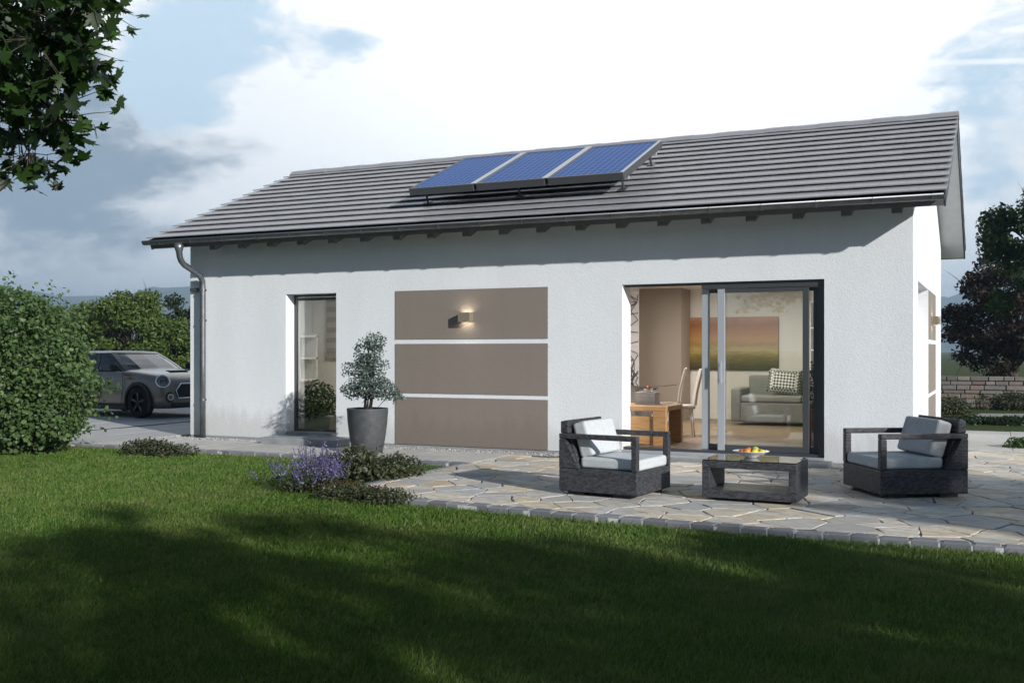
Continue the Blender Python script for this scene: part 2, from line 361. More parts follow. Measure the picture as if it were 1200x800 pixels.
def mound(name, label, cat, x, y, rx, ry, h, n, leaf, lm, group=None, seed=1, rz=0, z0=-0.06, lum=7, pname='foliage', extra=None):
    r = np.random.default_rng(seed); root = empty(name, (x, y, z0), label, cat, group, rz); lumps = []
    for i in range(lum):
        a = r.uniform(0, 2*PI); q = r.uniform(0, 0.62)**0.7; hh = h*(1-0.55*q*q)*r.uniform(0.8, 1.05)
        lumps.append(((rx*q*math.cos(a), ry*q*math.sin(a), hh*0.35), (rx*r.uniform(0.34, 0.5), ry*r.uniform(0.34, 0.5), hh*0.65)))
    P, O = lump_cloud(lumps, n, r, 0.7); ok = P[:, 2] > 0.0
    V, F = leaf_arr(P[ok], leaf, 0.7, O[ok], 0.7, r=r); parts = [(V, F, 0)]; mats = [lm]
    if extra:
        m2, n2, s2 = extra; k = r.choice(np.flatnonzero(ok), n2); V, F = leaf_arr(P[k]*1.03, s2, 0.5, r=r); parts.append((V, F, 1)); mats.append(m2)
    V, F, mi = join(parts); raw_mesh(pname, V, F, mats, root, mi)
    tb = MB()
    for i in range(14):
        k = r.integers(0, len(P)); e = P[k]*0.92
        if e[2] < 0.02: continue
        tb.tube([(e[0]*0.15, e[1]*0.15, 0), (e[0]*0.5, e[1]*0.5, e[2]*0.6), tuple(e)], [0.012, 0.008, 0.003], 5)
    if tb.v: tb.build('stems', M['bark'], root, smooth=True, fix=False)
    return root

# ------------------------------------------------------------------ the setting: ground, hills, paving
mb = MB(); mb.quad((-4000, -3000, -0.06), (4000, -3000, -0.06), (4000, 5000, -0.06), (-4000, 5000, -0.06))
tag(mb.build('ground', M['turf']), kind='structure')

def hills():
    na, nr = 220, 14; V = []; F = []
    for j in range(nr):
        q = j/(nr-1)
        for i in range(na):
            az = R(-100) + R(200)*i/(na-1); d = 1500 + 1500*q
            crest = 118 + 20*math.sin(az*7+1.0) + 15*math.sin(az*17+.5) + 7*math.sin(az*41) + 4*math.sin(az*83+2)
            hgt = crest*math.sin(min(1, q*1.7)*PI/2)**1.3*(1 + 0.05*math.sin(az*60+q*9) + 0.03*math.sin(az*140-q*17)) - 6
            V.append((d*math.sin(az), d*math.cos(az), hgt))
    for j in range(nr-1):
        for i in range(na-1): F.append((j*na+i, j*na+i+1, (j+1)*na+i+1, (j+1)*na+i))
    return raw_mesh('hills', np.array(V), np.array(F), M['hill'], smooth=True)
M['hill'] = mottled('hill_forest', (0.03, 0.055, 0.025), (0.07, 0.09, 0.045), 0.012, 0.95, 0, detail=8)
tag(hills(), kind='structure')

# terrace: mortar bed, then every flagstone a raised irregular slab of one mesh
TX0, TX1 = -6.06, 3.2
FRONT = [(-6.06, 9.02), (-5.1, 8.68), (-3.13, 8.52), (-1.66, 8.45), (3.2, 8.45)]
def clip(poly, nx, ny, c):
    """keep nx*x+ny*y <= c"""
    out = []
    for i in range(len(poly)):
        a, b_ = poly[i], poly[(i+1) % len(poly)]; da = nx*a[0]+ny*a[1]-c; db = nx*b_[0]+ny*b_[1]-c
        if da <= 0: out.append(a)
        if (da < 0) != (db < 0) and da != db: t = da/(da-db); out.append((a[0]+(b_[0]-a[0])*t, a[1]+(b_[1]-a[1])*t))
    return out
def flagstones():
    r = np.random.default_rng(11); seeds = []
    y = 8.2
    while y < 16.7:
        x = -6.6
        while x < 3.6:
            seeds.append((x + r.uniform(-0.23, 0.23), y + r.uniform(-0.14, 0.14))); x += r.uniform(0.30, 0.60)
        y += 0.26
    sd = np.array(seeds); mb = MB()
    for i, (sx, sy) in enumerate(sd):
        if sx < TX0-0.3: continue
        if sy > 12.9 and sx < -0.5: continue
        poly = [(sx-1.5, sy-1.5), (sx+1.5, sy-1.5), (sx+1.5, sy+1.5), (sx-1.5, sy+1.5)]
        dd = ((sd - sd[i])**2).sum(1); nb = np.argsort(dd)[1:24]
        for j in nb:
            dx, dy = sd[j]-sd[i]; l = math.hypot(dx, dy); nx, ny = dx/l, dy/l
            poly = clip(poly, nx, ny, nx*(sx+dx/2)+ny*(sy+dy/2)-0.007)
            if len(poly) < 3: break
        for a, b_ in zip(FRONT[:-1], FRONT[1:]):
            dx, dy = b_[0]-a[0], b_[1]-a[1]; l = math.hypot(dx, dy); nx, ny = dy/l, -dx/l
            poly = clip(poly, nx, ny, nx*a[0]+ny*a[1]-0.008)
        poly = clip(poly, -1, 0, -TX0-0.02); poly = clip(poly, 1, 0, TX1)
        if sy > 12.9: poly = clip(poly, -1, 0, 0.55); poly = clip(poly, 0, 1, 16.28)
        else: poly = clip(poly, 0, 1, 12.93)
        if len(poly) < 3: continue
        ar = abs(sum(poly[k][0]*poly[(k+1) % len(poly)][1]-poly[(k+1) % len(poly)][0]*poly[k][1] for k in range(len(poly))))/2
        if ar < 0.006: continue
        q = []
        for k in range(len(poly)):
            a, b_ = poly[k], poly[(k+1) % len(poly)]; l = math.hypot(b_[0]-a[0], b_[1]-a[1]); m_ = max(1, int(l/0.09))
            for t in range(m_):
                jx, jy = (r.normal(0, 0.006, 2) if t else r.normal(0, 0.004, 2)); q.append((a[0]+(b_[0]-a[0])*t/m_+jx, a[1]+(b_[1]-a[1])*t/m_+jy))
        cx = sum(p[0] for p in q)/len(q); cy = sum(p[1] for p in q)/len(q); k = len(q); zt = r.normal(0, 0.0018); tx, ty = r.normal(0, 0.004, 2)
        def up(p, dz): return (p[0], p[1], dz + zt + tx*(p[0]-cx) + ty*(p[1]-cy))
        inn = []
        for p in q:
            l = math.hypot(p[0]-cx, p[1]-cy) + 1e-6; s = max(0, 1-0.005/l); inn.append((cx+(p[0]-cx)*s, cy+(p[1]-cy)*s))
        vs = [(p[0], p[1], -0.03) for p in q] + [up(p, -0.003) for p in q] + [up(p, 0.0) for p in inn]
        fs = [(a, (a+1) % k, k+(a+1) % k, k+a) for a in range(k)] + [(k+a, k+(a+1) % k, 2*k+(a+1) % k, 2*k+a) for a in range(k)] + [tuple(range(2*k, 3*k))]
        mb.add(vs, fs)
    return mb
tag(flagstones().build('terrace', M['flag'], fix=False), kind='structure')
mb = MB(); pl = FRONT + [(3.2, 16.28), (-0.6, 16.28), (-0.6, 12.94), (-6.06, 12.94)]
mb.prism(pl, -0.3, -0.0075, 'z'); tag(mb.build('terrace_bed', M['mortar']), kind='structure')

def setts(path, wid, length, gap, ztop, name, r, side=1):
    """one row of granite setts along a polyline on its outer side"""
    mb = MB(); bed = MB()
    for a, b_ in zip(path[:-1], path[1:]):
        a = np.array(a); b_ = np.array(b_); l = np.linalg.norm(b_-a); t = (b_-a)/l; nn = np.array([t[1], -t[0]])*side; n = max(1, round(l/length)); st = l/n
        bq = [a, b_, b_+nn*(wid*0.97), a+nn*(wid*0.97)]
        bed.prism([tuple(p) for p in bq], -0.25, ztop-0.014, 'z')
        for i in range(n):
            u0, u1 = i*st+gap/2, (i+1)*st-gap/2; j = r.normal(0, 0.004, 8); h = ztop + r.normal(0, 0.003)
            q = [a+t*(u0+j[0])+nn*(0.004+abs(j[1])), a+t*(u1+j[2])+nn*(0.004+abs(j[3])), a+t*(u1+j[4])+nn*(wid+j[5]), a+t*(u0+j[6])+nn*(wid+j[7])]
            c = sum(q)/4; inn = [c+(p-c)*0.86 for p in q]
            vs = [(*p, ztop-0.2) for p in q] + [(*p, h-0.012) for p in q] + [(*p, h) for p in inn]
            mb.add(vs, [(k, (k+1) % 4, 4+(k+1) % 4, 4+k) for k in range(4)] + [(4+k, 4+(k+1) % 4, 8+(k+1) % 4, 8+k) for k in range(4)] + [(8, 9, 10, 11)])
    o = mb.build(name, M['granite']); tag(o, kind='structure'); bd = bed.build(name + '_joint', M['lightmortar']); tag(bd, kind='structure')
setts(FRONT, 0.125, 0.215, 0.02, 0.002, 'terrace_kerb', np.random.default_rng(3), 1)
setts([(-6.06, 11.74), (-6.06, 9.02)], 0.10, 0.2, 0.012, 0.0, 'terrace_edging', np.random.default_rng(4), 1)
setts([(-13.6, 11.66), (-6.16, 11.76)], 0.10, 0.22, 0.012, -0.004, 'path_edging', np.random.default_rng(5), 1)

# concrete slab path in front of the house and the driveway behind its left corner
def slabs(name, x0, x1, y0, y1, sx, sy, z, m, gap=0.008, seed=2):
    mb = MB(); nx = max(1, round((x1-x0)/sx)); ny = max(1, round((y1-y0)/sy)); r = np.random.default_rng(seed)
    for i in range(nx):
        for j in range(ny):
            a, b_ = x0+(x1-x0)*i/nx+gap/2, x0+(x1-x0)*(i+1)/nx-gap/2; c, d = y0+(y1-y0)*j/ny+gap/2, y0+(y1-y0)*(j+1)/ny-gap/2; h = z+r.normal(0, 0.0012)
            mb.box(a, b_, c, d, z-0.05, h)
    return tag(mb.build(name, m), kind='structure')
M['slab'] = island_mat('concrete_paver', [(0, (0.50, 0.49, 0.465)), (0.5, (0.57, 0.56, 0.53)), (1, (0.63, 0.61, 0.575))], nsc=6, bstr=0.25)
M['drive'] = island_mat('driveway_paver', [(0, (0.46, 0.465, 0.46)), (0.5, (0.50, 0.50, 0.495)), (1, (0.54, 0.54, 0.53))], nsc=4, bstr=0.25)
slabs('garden_path', -12.56, -6.07, 11.76, 12.94, 0.6, 0.59, -0.003, M['slab'])
slabs('driveway', -27.0, -14.88, 11.75, 20.2, 1.2, 1.2, -0.006, M['drive'], seed=5)
slabs('driveway_apron', -14.68, -12.57, 11.75, 20.2, 1.05, 1.2, -0.006, M['drive'], seed=6)
mb = MB(); mb.box(-14.87, -14.69, 11.75, 20.2, -0.10, -0.035)
for y in np.arange(11.8, 20.2, 0.05): mb.box(-14.87, -14.69, y, y+0.028, -0.03, -0.008)
tag(mb.build('drain_channel', M['black']), kind='structure')
mb = MB(); mb.quad((-27, 11.5, -0.058), (-12.0, 11.5, -0.058), (-12.0, 20.4, -0.058), (-27, 20.4, -0.058)); tag(mb.build('driveway_bed', M['mortar']), kind='structure')
# gravel strip along the wall
mb = MB(); mb.box(-12.56, -0.62, 12.95, 13.318, -0.25, -0.022); tag(mb.build('gravel_strip', M['gravel']), kind='structure')
r = np.random.default_rng(21); n = 9000
P = np.stack([r.uniform(-12.5, -0.65, n), r.uniform(12.965, 13.30, n), np.full(n, -0.014) + r.normal(0, 0.004, n)], 1)
ok = ~((P[:, 0] > -4.68) & (P[:, 0] < -1.86)) & ~((P[:, 0] > -10.3) & (P[:, 0] < -8.8)); P = P[ok]; n = len(P)
OV = np.array([(1, 0, 0), (-1, 0, 0), (0, 1, 0), (0, -1, 0), (0, 0, 0.7), (0, 0, -0.7)]); OF = np.array([(0, 2, 4), (2, 1, 4), (1, 3, 4), (3, 0, 4), (2, 0, 5), (1, 2, 5), (3, 1, 5), (0, 3, 5)])
s = r.uniform(0.008, 0.02, n)[:, None, None]*r.uniform(0.7, 1.3, (n, 1, 3)); a = r.uniform(0, PI, n); ca, sa = np.cos(a), np.sin(a)
V = OV[None]*s; V = np.stack([V[:, :, 0]*ca[:, None]-V[:, :, 1]*sa[:, None], V[:, :, 0]*sa[:, None]+V[:, :, 1]*ca[:, None], V[:, :, 2]], 2)
V = V + P[:, None, :]; F = (np.arange(n)*6)[:, None, None] + OF[None]
tag(raw_mesh('gravel', V.reshape(-1, 3), F.reshape(-1, 3), M['pebble'], smooth=True), 'pale grey gravel strip along the foot of the white wall', 'gravel', kind='stuff')
# right of the house: pale paved lane, planted strip, gravel path further back
slabs('side_path', -0.6, 6.5, 16.3, 20.3, 0.8, 0.8, -0.004, M['slab'], seed=8)
mb = MB(); mb.prism([(-0.75, 24.6), (0.0, 23.0), (7, 22.8), (7, 26.6), (1.0, 26.9), (-0.35, 26.4)], -0.05, -0.03, 'z'); tag(mb.build('gravel_path', M['gravel']), kind='structure')

# ------------------------------------------------------------------ the house
XL, XR, YF, YB = -12.17, -0.93, 13.32, 19.94
EY, EZ, RY, RZ = 12.76, 3.225, 16.63, 4.878
SL = (RZ-EZ)/(RY-EY); TH = math.atan(SL); LEN = math.hypot(RY-EY, RZ-EZ)
VX0, VX1 = -12.535, -0.547
house = empty('house', (0, 0, 0), 'single storey white rendered house with grey tiled gable roof', 'house')
def roofz(y, off): # z of the plane "off" metres below the tile line
    yy = y if y <= RY else 2*RY-y
    return EZ + (yy-EY)*SL - off/math.cos(TH)
T = 0.36
zt = roofz(YF, 0.146); ztb = roofz(YF+T, 0.146)
W = MB()
def front(x0, x1, z0, z1=None):
    if z1 is None: W.prism([(YF, z0), (YF+T, z0), (YF+T, ztb), (YF, zt)], x0, x1, 'x')
    else: W.box(x0, x1, YF, YF+T, z0, z1)
def back(x0, x1): W.prism([(YB, -0.3), (YB-T, -0.3), (YB-T, ztb), (YB, zt)], x0, x1, 'x')
WX0, WX1, DX0, DX1, OT = -10.214, -9.257, -4.612, -1.963, 2.315
front(XL, WX0, 0.03); front(WX0, WX1, OT); front(WX0, WX1, 0.03, 0.10); front(WX1, DX0, 0.03); front(DX0, DX1, OT); front(DX1, XR, 0.03)
back(XL, XR)
def gable(x0, x1, y0, y1, zb, ztop=None):
    if ztop is not None: W.box(x0, x1, y0, y1, zb, ztop); return
    poly = [(y0, zb), (y1, zb), (y1, roofz(y1, 0.146))] + ([(RY, roofz(RY, 0.146))] if y0 < RY < y1 else []) + [(y0, roofz(y0, 0.146))]
    W.prism(poly, x0, x1, 'x')
GY0, GY1 = 14.18, 16.33
gable(XL, XL+T, YF+T, YB-T, -0.3)
gable(XR-T, XR, YF+T, GY0, -0.3); gable(XR-T, XR, GY0, GY1, OT); gable(XR-T, XR, GY0, GY1, -0.3, 0.10); gable(XR-T, XR, GY1, YB-T, -0.3)
W.build('wall', M['stucco'], house)
mb = MB()   # plinth, 4 mm back
for x0, x1 in ((XL+.004, DX0), (DX0+.001, DX1-.001), (DX1, XR-.004)): mb.box(x0, x1, YF+.006, YF+T-.01, -0.3, 0.028)
mb.build('plinth', M['plinth'], house)
# inside
mb = MB(); mb.box(XL+T+.002, XR-T-.002, YF+T+.002, YB-T-.002, 0.04, 0.12); mb.box(DX0+.03, DX1-.03, YF+.14, YF+T+.001, 0.032, 0.118); mb.build('interior_floor', M['floorwood'], house)
mb = MB(); mb.box(XL+T+.002, XR-T-.002, YF+T+.002, YB-T-.002, 2.60, 2.66); mb.build('interior_ceiling', M['inwall'], house)
mb = MB()
mb.box(XL+T+.002, XR-T-.002, YB-T-.03, YB-T-.003, 0.122, 2.598)                     # lining of the back wall
mb.box(-7.30, -7.16, YF+T+.004, YB-T-.04, 0.122, 2.598)                              # wall between kitchen and living room
mb.box(-11.80, -7.302, 16.2, 16.3, 0.122, 2.598)                                   # kitchen back wall
mb.build('interior_wall', M['inwall'], house)
mb = MB(); mb.box(-7.158, -5.38, 18.9, 19.54, 0.122, 2.597); mb.build('taupe_wall_panel', M['intaupe'], house)

# roof
roof = bpy.data.objects.new('roof', None); C.objects.link(roof); roof.parent = house
def slope_pt(u, h, back=False):
    y = EY + u*math.cos(TH) - h*math.sin(TH); z = EZ + u*math.sin(TH) + h*math.cos(TH)
    return (2*RY-y, z) if back else (y, z)
dk = MB()
for bk in (False, True):
    q = [slope_pt(0.03, -0.03, bk), slope_pt(LEN-0.002, -0.03, bk), slope_pt(LEN+0.045, -0.15, bk), slope_pt(0.03, -0.15, bk)]
    q[2] = (RY, q[2][1]) if True else q[2]; q[1] = (RY, q[1][1])
    dk.prism(q, VX0+.02, VX1-.02, 'x')
dk.build('roof_deck', M['soffit'], roof)
for bk in (False, True):
    q = [slope_pt(0.02, -0.028, bk), slope_pt(LEN, -0.028, bk), slope_pt(LEN, -0.012, bk), slope_pt(0.02, -0.012, bk)]; q[1] = (RY, q[1][1]); q[2] = (RY, q[2][1])
    fe = MB(); fe.prism(q, VX0+.02, VX1-.02, 'x'); fe.build('roofing_felt', M['black'], roof)
for bk in (False, True):
    for x0, x1 in ((VX0-.002, VX0+.0195), (VX1-.0195, VX1+.002)):
        q = [slope_pt(0.0, 0.0, bk), slope_pt(LEN, 0.0, bk), slope_pt(LEN, -0.165, bk), slope_pt(0.0, -0.165, bk)]
        q[1] = (RY, q[1][1]); q[2] = (RY, roofz(RY, 0.165)); vb = MB(); vb.prism(q, x0, x1, 'x'); vb.build('verge_board', M['frame'], roof)
q = [slope_pt(0.0, -0.02), slope_pt(0.028, -0.02), slope_pt(0.028, -0.155), slope_pt(0.0, -0.155)]
for qq in (q, [(2*RY-a, b_) for a, b_ in q]): fb = MB(); fb.prism(qq, VX0+.021, VX1-.021, 'x'); fb.build('fascia', M['timber'], roof)
NROW = 13; EXPO = LEN/NROW*0.998
def tiles(bk):
    mb = MB(); r = np.random.default_rng(31)
    for i in range(NROW):
        u0 = i*EXPO - 0.03; u1 = u0 + EXPO + (0.11 if i < NROW-1 else 0.0); off = 0.15*(i % 2); n = 40; tw = (VX1-VX0+.03)/n
        for k in range(n+1):
            x0 = VX0-.015 + k*tw - off; x1 = x0 + tw - 0.002
            x0 = max(x0, VX0-.015); x1 = min(x1, VX1+.015)
            if x1-x0 < 0.02: continue
            h = r.normal(0, 0.0007); g = r.normal(0, 0.0007)
            poly = [slope_pt(u0, 0.037+h, bk), slope_pt(u0, 0.048+h, bk), slope_pt(u0+.006, 0.053+h, bk), slope_pt(u0+.02, 0.0535+h, bk), slope_pt(u1, 0.004+g, bk), slope_pt(u1, -0.008+g, bk)]
            mb.prism(poly, x0, x1, 'x')
    return mb
tiles(False).build('tile_slope', M['tile'], roof); tiles(True).build('tile_slope', M['tile'], roof)
rc = MB(); zz = RZ + 0.02
for k in range(30):
    x0 = VX0-.02 + k*(VX1-VX0+.04)/30; x1 = x0 + (VX1-VX0+.04)/30 + (0.03 if k < 29 else 0); dz = 0.006*(k % 2)
    rc.prism([(RY-.15, zz-.045+dz), (RY-.07, zz+.03+dz), (RY, zz+.055+dz), (RY+.07, zz+.03+dz), (RY+.15, zz-.045+dz), (RY+.13, zz-.06+dz), (RY, zz+.02), (RY-.13, zz-.06+dz)], x0, x1, 'x')
rc.build('ridge_cap', M['tile'], roof)
rx = -11.38 + 0.572*np.arange(19)
rf0 = None
for k, x in enumerate(rx):
    if rf0 is None:
        mb = MB(); a, b_ = 12.95, YF-.002
        mb.prism([(a, roofz(a, 0.152)), (b_, roofz(b_, 0.152)), (b_, roofz(b_, 0.255)), (a+.03, roofz(a, 0.255)), (a, roofz(a, 0.245))], -0.06, 0.06, 'x')
        rf0 = mb.build('rafter', M['timber'], roof, bevel=0.004); rf0.location = (x, 0, 0)
    else:
        o = rf0.copy(); C.objects.link(o); o.parent = roof; o.location = (x, 0, 0)
# gutter and downpipe
g = MB(); gy, gz, gr = 12.69, 3.185, 0.056
def halfpipe(x0, x1, r0, r1, n=10):
    A = [(gy + r0*math.cos(PI+PI*i/n), gz + r0*math.sin(PI+PI*i/n)) for i in range(n+1)]; B = [(gy + r1*math.cos(PI+PI*i/n), gz + r1*math.sin(PI+PI*i/n)) for i in range(n+1)]
    g.prism(A + B[::-1], x0, x1, 'x')
halfpipe(-12.56, -0.56, gr, gr-.005)
for x in (-12.565, -0.555): g.prism([(gy + gr*math.cos(PI+PI*i/10), gz + gr*math.sin(PI+PI*i/10)) for i in range(11)], x-.003, x+.003, 'x')
gutter = g.build('gutter', M['zinc'], house)
mb = MB(); mb.tube([(-12.555, gy-gr-.004, gz+.004), (-0.56, gy-gr-.004, gz+.004)], 0.011, 10); mb.build('gutter_bead', M['bead'], gutter, smooth=True)
for x in np.arange(-12.2, -0.6, 0.64):
    mb = MB(); mb.tube([(x, gy-gr-.012, gz+.012)] + [(x, gy + (gr+.006)*math.cos(PI+PI*i/8), gz + (gr+.006)*math.sin(PI+PI*i/8)) for i in range(9)] + [(x, gy+gr+.03, gz+.03)], 0.007, 5); mb.build('bracket', M['zinc'], gutter, smooth=True)
px = -11.83; mb = MB()
mb.tube([(px, gy, gz-.05), (px, gy, gz-.13), (px, gy+.005, gz-.19), (px, gy+.015, gz-.26), (px, gy+.05, gz-.33), (px, gy+.12, gz-.385), (px, 13.10, gz-.50), (px, 13.18, gz-.55), (px, 13.225, gz-.62), (px, 13.235, gz-.72), (px, 13.235, 1.2), (px, 13.235, -0.02)], [0.075, 0.07, 0.05] + [0.048]*9, 16)
dp = mb.build('downpipe', M['zinc'], house, smooth=True)
for z in (2.42, 1.92, 0.62):
    mb = MB(); mb.lathe([(0.048, -.016), (0.055, -.016), (0.055, .016), (0.048, .016)], 16, M=Matrix.Translation((px, 13.235, z))); mb.box(px-.008, px+.008, 13.288, 13.33, z-.012, z+.012); mb.box(px+.05, px+.075, 13.225, 13.245, z-.012, z+.012); mb.build('pipe_clip', M['zinc'], dp)
mb = MB(); mb.box(-12.13, -11.865, 13.262, 13.3195, 2.40, 2.46)
mb.build('clip_shadow_bar', M['frame'], dp, bevel=0.004)  # dark bar standing in for the shadow beside the pipe clip
# taupe panels: three on the front, three on the gable
PX0, PX1 = -8.192, -5.701
for z0, z1 in ((0.03, 0.735), (0.79, 1.525), (1.59, 2.315)):
    mb = MB(); mb.box(PX0, PX1, YF-.008, YF-.0005, z0, z1); tag(mb.build('facade_panel', M['taupe'], house, bevel=0.003), 'taupe plaster panel')
    mb = MB(); mb.box(XR+.0005, XR+.008, GY1+.003, 18.14, z0, z1); tag(mb.build('facade_panel', M['taupe'], house, bevel=0.003), 'taupe plaster panel on the gable')
# narrow kitchen window
def window(x0, x1, z0, z1, ydepth, fw=0.05, vertical=True):
    mb = MB(); y0, y1 = YF+ydepth, YF+ydepth+.07
    mb.box(x0, x0+fw, y0, y1, z0, z1); mb.box(x1-fw, x1, y0, y1, z0, z1); mb.box(x0+fw, x1-fw, y0, y1, z0, z0+fw); mb.box(x0+fw, x1-fw, y0, y1, z1-fw, z1)
    f = mb.build('window', M['frame'], house, bevel=0.004)
    mb = MB(); mb.box(x0+fw-.004, x1-fw+.004, y0+.03, y0+.038, z0+fw-.004, z1-fw+.004); mb.build('pane', M['glass'], f)
    return f
kw = window(WX0+.003, WX1-.003, 0.145, OT-.002, 0.21, 0.032)
mb = MB(); mb.box(WX0+.002, WX1-.002, YF+.002, YF+.205, 0.102, 0.142); mb.build('sill', M['sill'], kw, bevel=0.004)
mb = MB(); mb.box(WX0+.05, WX1-.05, YF+.214, YF+.255, OT-.095, OT-.05); mb.build('shutter_box', M['frame'], kw)
mb = MB(); mb.box(-10.26, -8.82, 12.74, YF-.002, -0.05, 0.10); mb.build('doorstep', M['sill'], house, bevel=0.012)
# terrace door: open on the left, two glazed leaves stacked on the right
door = bpy.data.objects.new('terrace_door', None); C.objects.link(door); door.parent = house
y0 = YF+.045; mb = MB()
mb.box(-3.53, DX1-.003, y0, y0+.16, OT-.085, OT-.002); mb.box(DX1-.075, DX1-.003, y0, y0+.16, 0.125, OT-.087); mb.box(DX0+.003, DX1-.003, y0, y0+.16, 0.075, 0.123)
mb.box(DX0+.003, -3.532, y0+.05, y0+.16, OT-.03, OT-.002); mb.build('frame', M['frame'], door, bevel=0.003)
def leaf(x0, x1, y, sw, mt, mb_t):
    z0, z1 = 0.126, OT-.09
    m_ = MB(); m_.box(x0, x0+sw, y, y+.06, z0, z1); f = m_.build('door_leaf', mt, door, bevel=0.003)  # left stile in a paler metal: sunlight on it put into the colour
    m_ = MB(); m_.box(x1-sw*.8, x1, y, y+.06, z0, z1); m_.box(x0+sw+.001, x1-sw*.8-.001, y, y+.06, z0, z0+.075); m_.box(x0+sw+.001, x1-sw*.8-.001, y, y+.06, z1-.045, z1); m_.build('rails', mb_t, f, bevel=0.003)
    m_ = MB(); m_.box(x0+sw-.006, x1-sw*.8+.006, y+.026, y+.034, z0+.07, z1-.04); m_.build('pane', M['glass'], f); return f
leaf(-3.55, -2.04, y0+.09, 0.095, M['steel'], M['frame'])
lf = leaf(-3.32, -2.16, y0+.01, 0.095, M['steel'], M['frame'])
mb = MB(); mb.box(-3.285, -3.262, y0-.03, y0-.012, 1.0, 1.28); mb.box(-3.28, -3.268, y0-.012, y0+.012, 1.03, 1.05); mb.box(-3.28, -3.268, y0-.012, y0+.012, 1.23, 1.25); mb.build('handle', M['steel'], lf, bevel=0.003)
mb = MB(); mb.box(-4.70, -1.86, 12.955, YF-.003, -0.05, 0.055); mb.build('door_sill', M['sill'], house, bevel=0.01)
mb = MB(); mb.box(DX0+.002, DX1-.002, YF-.002, YF+.043, 0.032, 0.085); mb.build('threshold', M['steel'], house, bevel=0.003)
# gable window
mb = MB(); x0 = XR-.22
for ya, yb in ((GY0+.003, GY0+.06), (GY1-.06, GY1-.003), (15.22, 15.29)): mb.box(x0-.07, x0, ya, yb, 0.103, OT-.003)
for za, zb in ((0.103, 0.16), (OT-.06, OT-.003)):
    mb.box(x0-.07, x0, GY0+.061, 15.219, za, zb); mb.box(x0-.07, x0, 15.291, GY1-.061, za, zb)
gw = mb.build('window', M['frame'], house, bevel=0.003)
for ya, yb in ((GY0+.055, 15.225), (15.285, GY1-.055)): mb = MB(); mb.box(x0-.04, x0-.032, ya, yb, 0.155, OT-.055); mb.build('pane', M['glass'], gw)

# solar panels
def solar(x0, x1, first=False):
    u0, u1, h = 0.70, 2.62, 0.345
    t = empty('solar_panel', ((x0+x1)/2, *slope_pt(u0, h)), 'blue solar panel', 'solar panel', 'solar panels on the tiled roof'); ox, oy, oz = t.location
    def P(x, u, hh): y, z = slope_pt(u, hh); return (x-ox, y-oy, z-oz)
    def slab_(xa, xb, ua, ub, ha, hb, mb):
        vs = [P(xa, ua, ha), P(xb, ua, ha), P(xb, ub, ha), P(xa, ub, ha), P(xa, ua, hb), P(xb, ua, hb), P(xb, ub, hb), P(xa, ub, hb)]
        mb.add(vs, [(3,2,1,0),(4,5,6,7),(0,1,5,4),(1,2,6,5),(2,3,7,6),(3,0,4,7)])
    mb = MB(); fw = 0.045
    slab_(x0, x1, u0, u0+fw*1.0, h-.10, h+.006, mb); slab_(x0, x1, u1-fw, u1, h-.10, h+.006, mb); slab_(x0, x0+fw, u0+fw, u1-fw, h-.10, h+.006, mb); slab_(x1-fw, x1, u0+fw, u1-fw, h-.10, h+.006, mb)
    mb.build('frame', M['solarframe'], t, bevel=0.004)
    mb = MB(); slab_(x0+fw-.004, x1-fw+.004, u0+fw-.004, u1-fw+.004, h-.05, h, mb); mb.build('cells', M['cells'], t)
    mb = MB(); slab_(x1-fw+.004, x1+.048 if x1 < -5 else x1+.002, u0+.004, u1-.004, h+.0065, h+.013, mb); mb.build('cover_strip', M['steel'], t)
    for u in (u0+.25, u1-.3): mb = MB(); slab_(x0+.02, x1-.02, u, u+.05, h-.15, h-.102, mb); mb.build('mounting_rail', M['steel'], t)
    for u in (u0+.275, u1-.275):
        for x in ((x0+.12,) if x0 < -7 else (x1-.12,) if x1 > -5 else ((x0+x1)/2,)):
            mb = MB(); mb.tube([P(x, u, h-.15), P(x, u, 0.05)], 0.018, 8); slab_(x-.05, x+.05, u-.06, u+.06, 0.055, 0.068, mb); mb.build('mounting_foot', M['frame'], t)
    return t
M['solarframe'], _, _ = mat('panel_frame_aluminium', 0.45, (0.10, 0.105, 0.112), metal=0.4)
m, nt, b = mat('solar_cells', 0.35, spec=0.02)
sp = nt.nodes.new('ShaderNodeSeparateXYZ'); L(nt, objco(nt), sp.inputs[0])
def stripes(v, period, wdt): return mth(nt, 'LESS_THAN', mth(nt, 'FRACT', mth(nt, 'DIVIDE', v, period)), wdt)
s1 = stripes(sp.outputs[0], 0.0975, 0.13); s2 = stripes(sp.outputs[1], 0.155, 0.09)
c = mixc(nt, s1, (0.014, 0.066, 0.25), (0.11, 0.23, 0.50)); c = mixc(nt, s2, c, (0.09, 0.20, 0.46)); L(nt, c, b.inputs['Base Color']); M['cells'] = m
solar(-7.93, -6.86)['label'] = 'blue solar panel farthest left on the roof, its open left edge on a foot'
solar(-6.81, -5.74)['label'] = 'middle blue solar panel between its two neighbours on the roof'
solar(-5.69, -4.58)['label'] = 'blue solar panel nearest the right gable, its pale side edge showing'

